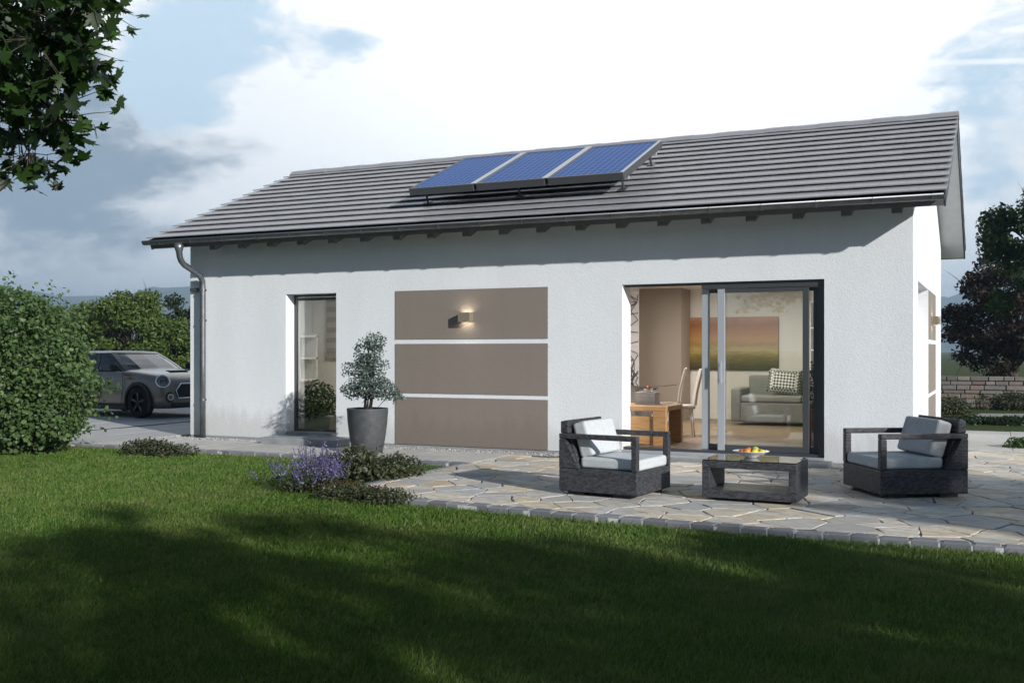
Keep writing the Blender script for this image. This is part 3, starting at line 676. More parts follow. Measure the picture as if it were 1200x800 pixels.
# wall lamps
def lamp(loc, rz, label):
    t = empty('wall_lamp', loc, label, 'wall lamp', 'wall lamps of the house', rz)
    mb = MB(); w_, d_, h_ = 0.095, 0.085, 0.066
    mb.box(-w_, w_, -d_-.03, -d_-.02, -h_, h_); mb.box(-w_, -w_+.01, -d_-.019, -.012, -h_, h_); mb.box(w_-.01, w_, -d_-.019, -.012, -h_, h_); mb.box(-w_, w_, -.011, 0.0, -h_, h_)
    mb.build('housing', M['bronze'], t, bevel=0.002)
    for z in (-0.052, 0.052):
        mb = MB(); mb.box(-w_+.012, w_-.012, -d_-.017, -.014, z-.005, z+.005); mb.build('diffuser', M['lampglow'], t)
    return t
lamp((-6.97, YF-.010, 1.905), 0, 'lit bronze box lamp on the upper taupe panel of the front wall')
lamp((XR+.010, 17.05, 1.88), PI/2, 'lit bronze box lamp on the right gable wall beside the patio')

# ------------------------------------------------------------------ inside the house
FZ = 0.12
# wooden dining table with slab legs
t = empty('dining_table', (-4.80, 14.07, FZ), 'solid oak table with slab legs just inside the open terrace door', 'table')
mb = MB(); mb.box(-.72, .70, -.42, .42, 0.475, 0.54); mb.build('tabletop', M['oak'], t, bevel=0.005)
for ya, yb in ((-.42, -.33), (.33, .42)):
    for xa, xb in ((-.72, -.54), (.52, .70)): mb = MB(); mb.box(xa, xb, ya, yb, 0, 0.474); mb.build('leg', M['oak'], t, bevel=0.005)
mb = MB(); mb.box(-.535, .515, -.385, -.375, 0.02, 0.40); mb.build('end_panel', M['oak'], t)
tz = FZ + 0.54
box = MB(); 
for k in range(5): box.box(-.15+.004*(k % 2), .15, -.12, .12-.005*(k % 3), 0.001+.035*k, 0.033+.035*k)
tag(box.build('book_stack', M['cushion2'], bevel=0.003, loc=(-4.55, 14.25, tz)), 'stack of pale grey books on the oak table', 'books')
bw = MB(); bw.lathe([(0.03, 0.0), (0.09, 0.015), (0.14, 0.045), (0.145, 0.05), (0.085, 0.022), (0.0, 0.01)], 24, cap=(True, False)); tag(bw.build('glass_dish', M['lensglass'], smooth=True, loc=(-4.53, 14.23, tz+.176)), 'flat dish on top of the grey book stack', 'dish')
def ball(name, r, m, loc, label, cat, group=None, sq=(1, 1, 1), stalk=True, subpar=None):
    mb = MB(); pr = []
    for i in range(13):
        a = -PI/2 + PI*i/12; rr = r*math.cos(a); z = r*math.sin(a)
        if i > 9: z -= r*0.10*(i-9)/3
        pr.append((max(rr, 0.0005), z))
    mb.lathe(pr, 20); mb.v = [(x*sq[0], y*sq[1], z*sq[2]) for x, y, z in mb.v]
    o = mb.build(name, m, smooth=True, loc=loc); o.rotation_euler = (random.uniform(-.4, .4), random.uniform(-.4, .4), random.uniform(0, 6)); tag(o, label, cat, group)
    if stalk: s_ = MB(); s_.tube([(0, 0, r*0.82*sq[2]), (r*.06, 0, r*1.08*sq[2])], r*0.05, 5); s_.build('stalk', M['bark'], o)
    return o
M['red'] = mottled('apple_skin', (0.42, 0.05, 0.02), (0.55, 0.16, 0.03), 20, 0.35, 0)
M['orange'] = mottled('orange_peel', (0.60, 0.20, 0.02), (0.66, 0.27, 0.03), 30, 0.45, 0.2, 300, 0.001)
M['yellow'] = mottled('lemon_peel', (0.66, 0.50, 0.03), (0.72, 0.58, 0.06), 30, 0.45, 0.2, 300, 0.001)
M['green'] = mottled('pear_skin', (0.35, 0.40, 0.05), (0.48, 0.50, 0.08), 20, 0.4, 0)
ball('apple', 0.038, M['red'], (-4.53, 14.23, tz+.225), 'red apple in the dish on the book stack indoors', 'apple')
# glass dining table further back with two upholstered chairs
t = empty('glass_table', (-5.55, 16.35, FZ), 'glass topped dining table behind the oak table', 'table')
mb = MB(); mb.box(-.75, .75, -.75, .75, 0.735, 0.75); mb.build('tabletop', M['tableglass'], t, bevel=0.004)
mb = MB(); mb.box(-.22, .22, -.30, .30, 0.02, 0.734); mb.build('pedestal', M['cushion2'], t, bevel=0.01)
mb = MB(); mb.box(-.36, .36, -.4, .4, 0, 0.019); mb.build('base_plate', M['steel'], t)
def dining_chair(x, y, rz, label):
    t = empty('dining_chair', (x, y, FZ), label, 'chair', 'upholstered dining chairs', rz)
    mb = MB(); mb.box(-.22, .22, -.22, .22, 0.42, 0.475); mb.build('seat', M['chair'], t, bevel=0.02)
    bk = MB(); n = 7   # curved high back leaning outwards (+x is the back)
    for i in range(n):
        z0 = 0.476+.55*i/n; z1 = 0.476+.55*(i+1)/n; o0 = .20+.11*(i/n)**1.4; o1 = .20+.11*((i+1)/n)**1.4
        vs = [(o0, -.205, z0), (o0+.04, -.205, z0), (o0+.04, .205, z0), (o0, .205, z0), (o1, -.205, z1), (o1+.04, -.205, z1), (o1+.04, .205, z1), (o1, .205, z1)]
        fs = [(0,1,5,4), (1,2,6,5), (2,3,7,6), (3,0,4,7)] + ([(3,2,1,0)] if i == 0 else []) + ([(4,5,6,7)] if i == n-1 else [])
        bk.add(vs, fs)
    import bmesh
    o = bk.build('backrest', M['chair'], t); bm = bmesh.new(); bm.from_mesh(o.data); bmesh.ops.remove_doubles(bm, verts=bm.verts, dist=1e-5); bm.to_mesh(o.data); bm.free()
    b_ = o.modifiers.new('bevel', 'BEVEL'); b_.width = 0.012; b_.segments = 2
    for sx, sy in ((-1, -1), (-1, 1), (1, -1), (1, 1)):
        mb = MB(); mb.tube([(sx*.17, sy*.18, 0.42), (sx*.21, sy*.21, 0.0)], [0.013, 0.010], 8); mb.build('leg', M['chrome'], t, smooth=True)
    return t
dining_chair(-4.85, 16.10, R(14), 'dining chair standing farther left beside the glass table, indoors')
dining_chair(-4.42, 15.45, R(20), 'dining chair closest to the open door, its back by the pale door stile')
M['screen'], _, _ = mat('screen_grey', 0.7, (0.50, 0.48, 0.49))
# divider screen
t = empty('divider_screen', (-6.20, 17.6, FZ), 'grey decorative screen with a web of dark lines at the left inside', 'room divider')
mb = MB(); mb.box(-.36, .42, -.01, .01, 0.0, 2.36); mb.build('panel', M['screen'], t)
mb = MB(); r = np.random.default_rng(9); nodes = [(r.uniform(-.34, .40), 0.1+2.2*k/15) for k in range(16)]
for k in range(16):
    for j in (1, 2, 3):
        if k+j < 16: a, b_ = nodes[k], nodes[k+j]; mb.tube([(a[0], -.016, a[1]), (b_[0], -.016, b_[1])], 0.007, 5)
    for ex in (-.35, .41): a = nodes[k]; mb.tube([(a[0], -.016, a[1]), (ex, -.016, min(2.3, a[1]+r.uniform(-.2, .3)))], 0.007, 5)
mb.build('line_pattern', M['frame'], t)
mb = MB(); mb.box(-.36, .42, -.02, .02, 2.362, 2.47); mb.build('top_rail', M['chair'], t)
# painting
m, nt, b = mat('painted_canvas', 0.7); co = objco(nt); sp = nt.nodes.new('ShaderNodeSeparateXYZ'); L(nt, co, sp.inputs[0])
mp = N(nt, 'ShaderNodeMapping', Scale=(2.0, 1, 7)); L(nt, co, mp.inputs[0]); n1 = noise(nt, mp.outputs[0], 2.2, 6, 0.7)
h = mth(nt, 'ADD', mth(nt, 'ADD', sp.outputs[2], 0.5), mth(nt, 'MULTIPLY', mth(nt, 'SUBTRACT', n1, 0.5), 0.35))
L(nt, ramp(nt, h, [(0.05, (0.05, 0.045, 0.015)), (0.25, (0.20, 0.15, 0.03)), (0.38, (0.45, 0.34, 0.10)), (0.47, (0.32, 0.20, 0.06)), (0.58, (0.46, 0.25, 0.09)), (0.85, (0.33, 0.12, 0.045)), (1.0, (0.46, 0.26, 0.13))]), b.inputs['Base Color']); M['canvas'] = m
t = empty('painting', (-4.57, 19.54, 1.56), 'wide sunset coloured abstract painting on the living room back wall', 'painting')
mb = MB(); mb.box(-.87, .87, -.04, 0, -.5, .5); mb.build('canvas', M['canvas'], t, bevel=0.003)
# sofa with two cushions
t = empty('sofa', (-3.05, 18.6, FZ), 'grey fabric sofa against the living room wall behind the glass', 'sofa')
mb = MB(); mb.box(-1.05, 1.05, -.45, .45, 0.06, 0.40); mb.build('base', M['sofa'], t, bevel=0.02)
for xa, xb in ((-1.04, -.005), (.005, 1.04)): mb = MB(); mb.box(xa, xb, -.46, .22, 0.402, 0.52); mb.build('seat_cushion', M['sofa'], t, bevel=0.035, seg=3)
mb = MB(); mb.box(-1.05, 1.05, .22, .45, 0.402, 0.86); mb.build('backrest', M['sofa'], t, bevel=0.04, seg=3)
for xa, xb in ((-1.22, -1.052), (1.052, 1.22)): mb = MB(); mb.box(xa, xb, -.45, .45, 0.06, 0.64); mb.build('armrest', M['sofa'], t, bevel=0.03, seg=3)
m, nt, b = mat('checked_cushion', 0.9); ck = N(nt, 'ShaderNodeTexChecker', Scale=26); mp = N(nt, 'ShaderNodeMapping', Rotation=(0, R(45), 0)); L(nt, objco(nt), mp.inputs[0]); L(nt, mp.outputs[0], ck.inputs[0])
ck.inputs['Color1'].default_value = (0.03, 0.03, 0.03, 1); ck.inputs['Color2'].default_value = (0.65, 0.65, 0.6, 1); L(nt, ck.outputs[0], b.inputs['Base Color']); M['check'] = m
def pillow(name, w_, h_, d_, m, loc, rot, label, cat, parent=None):
    mb = MB(); n = 10; V = []
    for sd in (-1, 1):
        for j in range(n+1):
            for i in range(n+1):
                u, v = -1+2*i/n, -1+2*j/n; e = (1-u**4)*(1-v**4); V.append((u*w_/2*(1-.06*(1-v*v)*u*u), sd*d_/2*max(e, 0)**0.5, v*h_/2*(1-.06*(1-u*u)*v*v)))
    k = (n+1)**2; fs = [(s_*k+j*(n+1)+i, s_*k+j*(n+1)+i+1, s_*k+(j+1)*(n+1)+i+1, s_*k+(j+1)*(n+1)+i) for s_ in (0, 1) for j in range(n) for i in range(n)]
    mb.add(V, fs); import bmesh
    o = mb.build(name, m, parent, smooth=True, loc=loc); bm = bmesh.new(); bm.from_mesh(o.data); bmesh.ops.remove_doubles(bm, verts=bm.verts, dist=1e-4); bmesh.ops.recalc_face_normals(bm, faces=bm.faces); bm.to_mesh(o.data); bm.free()
    o.rotation_euler = rot
    if label: tag(o, label, cat)
    return o
pillow('cushion', 0.60, 0.46, 0.18, M['check'], (-3.42, 18.60, FZ+.76), (R(-16), R(5), R(4)), 'black and white checked cushion leaning on the indoor sofa', 'cushion')
# shelf with plates, and plants
t = empty('shelf_unit', (-2.55, 19.38, FZ), 'white shelf unit with ornaments at the right edge of the room', 'shelf')
for xa, xb in ((-.55, -.52), (.52, .55)): mb = MB(); mb.box(xa, xb, -.14, .14, 0, 2.2); mb.build('side_panel', M['white'], t)
for z in (0.9, 1.3, 1.7, 2.17): mb = MB(); mb.box(-.519, .519, -.14, .14, z, z+.03); mb.build('shelf_board', M['white'], t)
mb = MB(); mb.box(-.519, .519, -.13, .13, 0.05, .86); mb.build('cabinet', M['white'], t)
for x, z, nm in ((-.22, 1.33, 'upper'), (-.25, .93, 'lower')):
    mb = MB(); mb.lathe([(0.001, -.012), (.11, -.008), (.15, .01), (.152, .014), (.11, .0), (.001, -.004)], 28, M=Matrix.Translation((0, 0, .155)) @ Matrix.Rotation(R(80), 4, 'X')); tag(mb.build('plate', M['inwall'], smooth=True, loc=(-2.55+x, 19.40, FZ+z)), f'pale round plate standing on the {nm} board of the white shelf', 'plate')
mb = MB(); mb.lathe([(.04, 0), (.075, .06), (.08, .16), (.035, .26), (.03, .30), (.04, .32)], 20, cap=(True, False)); tag(mb.build('vase', M['ceramic'], smooth=True, loc=(-2.85, 19.36, FZ+1.73)), 'slender pale vase on the top board of the white shelf', 'vase')
M['terracotta'] = mottled('red_brown_pot', (0.10, 0.04, 0.025), (0.15, 0.06, 0.035), 12, 0.5, 0.1)
def potplant(x, y, z, w_, h_, pm, lab_pot, lab_plant, ph, pr, n, seed, name='houseplant', lm=None, leaf=0.06, d_=None):
    mb = MB(); d_ = d_ or w_; a, c_ = w_/2, d_/2
    mb.add([(-a*.9, -c_*.9, 0), (a*.9, -c_*.9, 0), (a*.9, c_*.9, 0), (-a*.9, c_*.9, 0), (-a, -c_, h_), (a, -c_, h_), (a, c_, h_), (-a, c_, h_)], [(3,2,1,0), (4,5,6,7), (0,1,5,4), (1,2,6,5), (2,3,7,6), (3,0,4,7)])
    tag(mb.build('plant_pot', pm, bevel=0.008, loc=(x, y, z)), lab_pot, 'plant pot')
    return mound(name, lab_plant, 'plant', x, y, pr, pr, ph, n, leaf, lm or M['darkleaf'], seed=seed, z0=z+h_-.02, lum=9)
potplant(-2.22, 14.6, FZ, 0.36, 0.50, M['terracotta'], 'tall red brown square pot inside by the right door jamb', 'dark leafy houseplant in the tall red brown pot', 0.72, 0.30, 900, 41)
potplant(-10.08, 14.0, FZ, 0.66, 0.24, M['sill'], 'grey trough standing inside the narrow kitchen window', 'dark leafy houseplant in the trough behind the narrow window', 0.66, 0.38, 1400, 42, d_=0.26, leaf=0.07)
t = empty('kitchen_shelf', (-11.60, 15.25, FZ), 'pale kitchen shelf seen through the narrow window', 'shelf', rz=R(-90))
for z in (0.75, 1.15, 1.55): mb = MB(); mb.box(-.6, .5, -.17, .17, z, z+.035); mb.build('shelf_board', M['white'], t)
for xa in (-.6, .465): mb = MB(); mb.box(xa, xa+.035, -.17, .17, 0, 1.62); mb.build('side_panel', M['white'], t)
for k, (x, z) in enumerate(((-.2, .785), (.1, 1.185), (.3, .785))):
    mb = MB(); mb.lathe([(.05, 0), (.06, .02), (.06, .2), (.045, .23), (.02, .26)], 18, cap=(True, True)); tag(mb.build('storage_jar', M['cushion2'] if k else M['ceramic'], smooth=True, loc=(-11.58, 15.25-x, FZ+z+.001)), ['white jar at the far end of the lower kitchen shelf', 'grey jar on the middle kitchen shelf', 'grey jar at the near end of the lower kitchen shelf'][k], 'jar')
m, nt, b = mat('striped_blind', 0.85); sp = nt.nodes.new('ShaderNodeSeparateXYZ'); L(nt, objco(nt), sp.inputs[0]); st = mth(nt, 'GREATER_THAN', mth(nt, 'FRACT', mth(nt, 'MULTIPLY', sp.outputs[2], 5.2)), 0.5)
L(nt, mixc(nt, st, (0.38, 0.32, 0.25), (0.25, 0.20, 0.15)), b.inputs['Base Color']); M['blind'] = m
mb = MB()
for k in range(11): mb.box(-.42, .42, -.012+.004*(k % 2), .012, 0.1*k, 0.1*k+.098)
tag(mb.build('striped_blind', M['blind'], loc=(-11.02, 16.15, 1.28)), 'brown striped blind at the back of the kitchen', 'blind')
# unseen ceiling lamps, added to brighten the rooms
for k, (x, y) in enumerate(((-4.0, 17.3), (-9.6, 15.0), (-5.6, 15.2))):
    t = empty('added_ceiling_lamp', (x, y, 2.598), ['added round ceiling lamp that brightens the living room', 'added round ceiling lamp that brightens the kitchen', 'added round ceiling lamp that brightens the room by the oak table'][k], 'ceiling lamp', 'ceiling lamps added to brighten the rooms')
    mb = MB(); mb.lathe([(0.30, 0), (0.30, -.05), (0.28, -.05), (0.28, -.002)], 32); mb.build('ring', M['white'], t)
    mb = MB(); mb.lathe([(0.001, -.045), (0.279, -.045)], 32); mb.build('diffuser', M['kitchfill' if k == 1 else 'roomfill'], t, fix=False)

# ------------------------------------------------------------------ terrace furniture
def armchair(x, y, rz, label, cm):
    """faces local +x; x in [-.425,.425], y in [-.40,.40]"""
    t = empty('wicker_armchair', (x, y, 0.0), label, 'armchair', 'wicker armchairs on the terrace', rz)
    mb = MB(); mb.box(-.425, .425, -.40, .40, 0.035, 0.262); mb.build('base', M['wicker'], t, bevel=0.012)
    for sx in (-.25, .25):
        for sy in (-.3, .3): mb = MB(); mb.box(sx-.09, sx+.09, sy-.07, sy+.07, 0.0, 0.034); mb.build('foot', M['black'], t)
    for sy in (-1, 1):
        a, b_ = (-.40, -.335) if sy < 0 else (.335, .40); mb = MB(); mb.box(-.425, .425, a, b_, 0.552, 0.602); mb.box(.365, .425, a, b_, 0.2625, 0.5515)
        # rear post widens towards the base
        mb.prism([(-.425, .2625), (-.20, .2625), (-.36, .5515), (-.425, .5515)], a, b_, 'y')
        mb.build('arm', M['wicker'], t, bevel=0.008)
    mb = MB(); mb.prism([(-.425, .603), (-.424, .72), (-.345, .735), (-.335, .603)], -.37, .37, 'y'); mb.prism([(-.424, .2625), (-.424, .6025), (-.335, .6025), (-.225, .2625)], -.334, .334, 'y'); mb.build('backrest', M['wicker'], t, bevel=0.012)
    mb = MB(); mb.box(-.22, .418, -.332, .332, 0.264, 0.372); mb.build('seat_cushion', M['cushion'], t, bevel=0.028, seg=3)
    mb = MB(); mb.box(-.075, .075, -.315, .315, -.175, .175); o = mb.build('back_cushion', cm, t, bevel=0.03, seg=3); o.location = (-.205, 0, .545); o.rotation_euler = (0, R(-17), 0)
    return t
armchair(-3.485, 9.86, R(-7), 'sunlit dark wicker armchair with pale cushions left of the coffee table', M['cushion'])
armchair(-0.865, 11.09, R(32+180), 'shaded dark wicker armchair with grey cushion in front of the right white wall', M['cushion2']).scale = (1.05, 1.05, 1.03)
t = empty('coffee_table', (-2.115, 10.0, 0.0), 'low dark wicker coffee table with glass top on the terrace', 'coffee table', rz=R(-1))
mb = MB(); a, c_ = .445, .285
mb.box(-a, a, -c_, c_, 0.025, 0.105); mb.box(-a, -a+.075, -c_, c_, 0.1055, 0.3095); mb.box(a-.075, a, -c_, c_, 0.1055, 0.3095); mb.box(-a, a, -c_, c_, 0.31, 0.378); mb.build('frame', M['wicker'], t, bevel=0.008)
mb = MB(); mb.box(-a+.005, a-.005, -c_+.005, c_-.005, 0.380, 0.388); mb.build('glass_top', M['tableglass'], t, bevel=0.002)
for sx in (-.25, .25): mb = MB(); mb.box(sx-.12, sx+.12, -.2, .2, 0.0, 0.024); mb.build('foot', M['black'], t)
bx, by, bz = -2.17, 10.06, 0.389
mb = MB(); mb.lathe([(0.0005, 0.001), (0.055, 0.001), (0.06, 0.008), (0.13, 0.040), (0.175, 0.062), (0.178, 0.066), (0.172, 0.066), (0.125, 0.046), (0.06, 0.016), (0.0005, 0.013)], 40); mb.v = [(x*1.0, y*.8, z) for x, y, z in mb.v]
tag(mb.build('fruit_bowl', M['ceramic'], smooth=True, loc=(bx, by, bz)), 'shallow white bowl of fruit on the glass coffee table', 'bowl')
fz = bz+.052
for nm, rr, mt, dx, dy, dz, lb, sq in (
    ('apple', .034, 'red', -.085, -.02, 0, 'red apple lying at the left end of the white bowl', (1, 1, .9)),
    ('orange', .036, 'orange', -.03, -.03, .004, 'orange at the front middle of the white bowl', (1, 1, .95)),
    ('apple', .034, 'red', -.03, .045, .012, 'red apple at the back of the white bowl', (1, 1, .9)),
    ('lemon', .031, 'yellow', .045, -.025, 0, 'yellow lemon at the front right of the white bowl', (1.25, 1, 1)),
    ('lemon', .031, 'yellow', .10, .0, .003, 'yellow lemon lying farthest right in the white bowl', (1.25, 1, 1)),
    ('pear', .036, 'green', .035, .04, .012, 'yellow green pear behind the lemons in the white bowl', (1, 1, 1.2))):
    ball(nm, rr, M[mt], (bx+dx, by+dy, fz+dz), lb, nm, 'fruit in the white bowl', sq)

# planter with a cloud pruned shrub
qx, qy = -8.04, 12.33
mb = MB(); mb.lathe([(0.001, 0.0), (0.205, 0.0), (0.215, 0.01), (0.250, 0.20), (0.278, 0.42), (0.290, 0.60), (0.290, 0.615), (0.262, 0.615), (0.258, 0.57)], 48)
pt = mb.build('planter', M['pot'], smooth=True, loc=(qx, qy, 0.0)); tag(pt, 'tall dark grey round planter on the path before the taupe panel', 'planter')
mb = MB(); mb.lathe([(0.001, 0.578), (0.14, 0.574), (0.257, 0.568)], 32); mb.build('soil', M['soil'], pt, fix=False)
root = empty('potted_shrub', (qx, qy, 0.572), 'grey green cloud pruned shrub growing in the dark planter', 'shrub')
r = np.random.default_rng(51); lumps = [((0.02, 0, 0.86), (0.23, 0.22, 0.17)), ((0.10, 0.03, 0.98), (0.16, 0.16, 0.13)), ((-0.13, 0, 0.58), (0.29, 0.24, 0.13)), ((0.12, -.05, 0.62), (0.22, 0.22, 0.14)), ((-0.02, .02, 0.70), (0.2, 0.2, 0.12)),
    ((0.05, 0, 0.33), (0.40, 0.32, 0.15)), ((0.33, -.04, 0.27), (0.22, 0.2, 0.11)), ((-0.24, .03, 0.28), (0.21, 0.22, 0.12)), ((0.05, .0, 0.43), (0.28, 0.26, 0.11)), ((0.48, 0, 0.2), (0.12, 0.12, 0.07))]
P, O = lump_cloud(lumps, 4300, r, 0.45)
ok = r.random(len(P)) < 0.35 + 0.65*(np.sin(P[:, 0]*19+1)*np.sin(P[:, 1]*17)*np.sin(P[:, 2]*21+2) > -0.45); P, O = P[ok], O[ok]
V, F = leaf_arr(P, 0.041, 0.4, O, 0.6, r=r); raw_mesh('foliage', V, F, M['olive'], root)
mb = MB(); 
for k in range(9):
    a = 2*PI*k/9+.3; mb.tube([(0.04*math.cos(a), 0.04*math.sin(a), -.02), (0.05*math.cos(a)+.02, 0.06*math.sin(a), .16), (lumps[k][0][0], lumps[k][0][1], lumps[k][0][2]+.02)], [0.016, 0.012, 0.006], 6)
    for j in range(5): c0 = np.array(lumps[k][0]); e = c0 + r.normal(0, 0.1, 3); mb.tube([c0-(0, 0, .08), e], [0.006, 0.003], 4)
mb.build('stems', M['bark'], root, smooth=True, fix=False)

# ------------------------------------------------------------------ planting beds
mound('ground_cover_shrub', 'broad low shrub mound between lavender and the dark planter', 'shrub', -6.72, 10.2, 0.72, 0.66, 0.40, 4800, 0.055, M['cover'], 'low shrubs in the lawn', 61, lum=12)
mound('ground_cover_shrub', 'flat dark shrub at the corner of the terrace kerb', 'shrub', -5.62, 8.62, 0.66, 0.34, 0.17, 4200, 0.034, M['cover'], 'low shrubs in the lawn', 62, lum=12)
mound('ground_cover_shrub', 'small reddish ground cover at the foot of the lavender', 'shrub', -6.22, 8.92, 0.60, 0.40, 0.16, 2800, 0.036, M['cover2'], 'low shrubs in the lawn', 63, lum=10)
mound('ground_cover_shrub', 'small round shrub at the path edge below the downpipe', 'shrub', -10.75, 11.1, 0.62, 0.42, 0.26, 3000, 0.045, M['cover'], 'low shrubs in the lawn', 64, lum=9)
# lavender
root = empty('lavender', (-6.52, 8.95, -0.06), 'purple flowering lavender clump in the lawn beside the terrace', 'lavender'); r = np.random.default_rng(71)
st = MB(); FP = []; LP = []
for k in range(95):
    a = r.uniform(0, 2*PI); q = r.uniform(0, 1)**0.6; x0, y0 = 0.36*q*math.cos(a), 0.28*q*math.sin(a)
    if k > 86: x0 -= r.uniform(0.2, 0.45); q = .9
    hh = r.uniform(0.32, 0.60)*(1-.45*q*q); lean = r.normal(0, .06, 2) + np.array([x0, y0])*0.28
    tip = np.array([x0+lean[0], y0+lean[1], hh]); st.tube([(x0*.7, y0*.7, 0), tuple((np.array([x0*.7, y0*.7, 0])+tip)/2+np.array([0, 0, .03])), tuple(tip)], [0.003, 0.0025, 0.0015], 4)
    n = int(26*r.uniform(.6, 1.3)); tt = r.uniform(0, 1, n)**0.9; ln = hh*r.uniform(.42, .62); ax = (tip - np.array([x0*.7, y0*.7, 0])); ax /= np.linalg.norm(ax)
    FP.append(tip[None] - ax[None]*(tt*ln)[:, None] + r.normal(0, 1, (n, 3))*(0.006+0.014*tt)[:, None])
    m_ = 10; LP.append(np.array([x0*.8, y0*.8, 0])[None] + r.normal(0, 1, (m_, 3))*[.05, .05, .02] + np.array([0, 0, 1])*r.uniform(.02, .18, m_)[:, None])
st.build('stems', M['lavleaf'], root, fix=False)
V, F = leaf_arr(np.concatenate(FP), 0.020, 0.3, r=r); raw_mesh('flowers', V, F, M['lavender'], root)
V, F = leaf_arr(np.concatenate(LP), 0.05, 0.2, r=r); raw_mesh('leaves', V, F, M['lavleaf'], root)

# big bush at the left
def bigbush():
    x, y = -13.72, 10.9; root = empty('bush', (x, y, -0.06), 'large leafy green bush at the left edge of the lawn', 'bush'); r = np.random.default_rng(81)
    lumps = [((-.2, 0, 1.1), (1.4, 1.2, 1.3)), ((.7, -.2, .8), (.95, .9, .85)), ((.35, .1, 1.55), (.9, .9, .85)), ((-1.0, -.3, 1.3), (1.1, 1.0, 1.25)), ((.0, -.6, .6), (1.1, .8, .65)), ((1.05, -.35, .45), (.62, .65, .5)), ((-.3, .1, 2.05), (.75, .75, .55)), ((1.25, .05, 1.02), (.5, .5, .34)), ((.55, .0, 2.0), (.42, .4, .35)), ((-1.3, 0, 1.9), (.9, .8, .8)), ((1.0, .1, 1.5), (.4, .4, .35)), ((1.45, -.3, .42), (.34, .34, .2))]
    lumps = [((c_[0]*1.1, c_[1]*1.1, c_[2]*.98), (r_[0]*1.1, r_[1]*1.1, r_[2]*.98)) for c_, r_ in lumps]
    P, O = lump_cloud(lumps, 38000, r, 0.72)
    # shoots sticking out of the outline
    for k in range(260):
        i = r.integers(0, len(P)); o_ = O[i] + np.array([0, 0, .12]); o_ /= np.linalg.norm(o_); ln = r.uniform(.12, .42); m_ = 17
        P = np.concatenate([P, P[i] + o_*r.uniform(0, ln, m_)[:, None] + r.normal(0, .035, (m_, 3))]); O = np.concatenate([O, np.tile(o_, (m_, 1))])
    ok = (P[:, 2] > 0.03) & (np.sin(P[:, 0]*7)*np.sin(P[:, 1]*7+1)*np.sin(P[:, 2]*8+.6) > -.30*r.random(len(P))**.4); P, O = P[ok], O[ok]
    tv = np.array([(0, 0, 0), (.3, .36, .06), (.75, .34, .05), (1, 0, -.06), (.75, -.34, .05), (.3, -.36, .06), (.5, 0, -.03)]); tf = np.array([(6, k, (k+1) % 6) for k in range(6)])[:, [0, 2, 1]]
    V, F = leaf_arr(P, 0.066, 0.5, O, 1.0, tv, tf, r); raw_mesh('foliage', V, F, M['bush'], root)
    tb = MB()
    for k in range(40):
        i = r.integers(0, len(P)); e = P[i]*.93; tb.tube([(e[0]*.15, e[1]*.15, 0), (e[0]*.5+r.normal(0, .1), e[1]*.5, e[2]*.6), tuple(e)], [.03, .018, .005], 5)
    tb.build('branches', M['bark'], root, smooth=True, fix=False)
bigbush()

# trees behind the car
x, y = at(152, 35); tree('hedge_tree', 'wide yellow green tree directly behind the parked car', 'tree', x, y, 3.3, (0, 0, 1.95, 1.75, 1.3, 1.5), 60, 15000, 0.125, M['hedge'], 0.09, 'trees behind the driveway', 91, 0.42)
x, y = at(112, 36.5); tree('hedge_tree', 'green tree between the big bush and the yellow green tree', 'tree', x, y, 3.3, (0, 0, 1.75, 1.35, 1.2, 1.4), 44, 10000, 0.125, M['hedge'], 0.08, 'trees behind the driveway', 92, 0.42)
x, y = at(196, 33.5); tree('hedge_tree', 'bushy green tree touching the downpipe, right behind the car', 'tree', x, y, 2.6, (0, 0, 1.35, 1.35, 1.1, 1.2), 44, 10000, 0.12, M['hedge'], 0.08, 'trees behind the driveway', 93, 0.40)
x, y = at(222, 40); tree('dark_tree', 'dark tree half hidden by the left house corner', 'tree', x, y, 3.8, (0, 0, 2.4, 1.0, 1.0, 1.2), 26, 6000, 0.14, M['darkleaf'], 0.08, 'trees behind the driveway', 94, 0.4)
x, y = at(40, 40); tree('hedge_tree', 'green tree mostly hidden behind the big bush', 'tree', x, y, 3.4, (0, 0, 1.8, 2.0, 1.5, 1.5), 50, 9000, 0.14, M['hedge'], 0.08, 'trees behind the driveway', 95, 0.45)
# right side: stone wall, copper tree, green tree, low shrubs
def stonewall():
    mb = MB(); r = np.random.default_rng(101); x0, x1, y0 = -3.2, 9.0, 29.75; z = -0.1; rows = [0.14, 0.12, 0.13, 0.10, 0.13, 0.11, 0.12]
    for j, h in enumerate(rows):
        x = x0 - r.uniform(0, .3)
        while x < x1:
            w_ = r.uniform(.18, .60); d = r.normal(0, .012); jt = r.normal(0, .006, 4)
            mb.box(x+.009, x+w_-.009, y0+d, y0+.38, z+.008+jt[0]*.5, z+h-.008+jt[1]*.5); x += w_
        z += h
    root = empty('stone_wall', (0, 0, 0), 'low garden wall of grey and reddish stone blocks under the copper tree', 'wall')
    o = mb.build('stones', M['wallstone'], root, bevel=0.014)
    m2 = MB(); m2.box(x0, x1, y0+.05, y0+.36, -0.1, z-.005); m2.build('mortar', M['mortar'], root)
stonewall()
x, y = at(1186, 35.5); tree('copper_tree', 'dark copper leaved tree with reddish blossom behind the stone wall', 'tree', x, y, 5.1, (0.25, 0, 2.6, 2.6, 2.3, 2.15), 90, 24000, 0.14, M['purple'], 0.16, None, 96, 0.48, extra=(M['redflower'], 1500, 0.11), shell=0.45)
x, y = at(1268, 27); tree('tall_green_tree', 'tall green tree rising above the copper tree at the right edge', 'tree', x, y, 6.5, (0.0, 0, 4.3, 2.6, 1.9, 2.5), 100, 26000, 0.14, M['rightgreen'], 0.14, None, 97, 0.4)
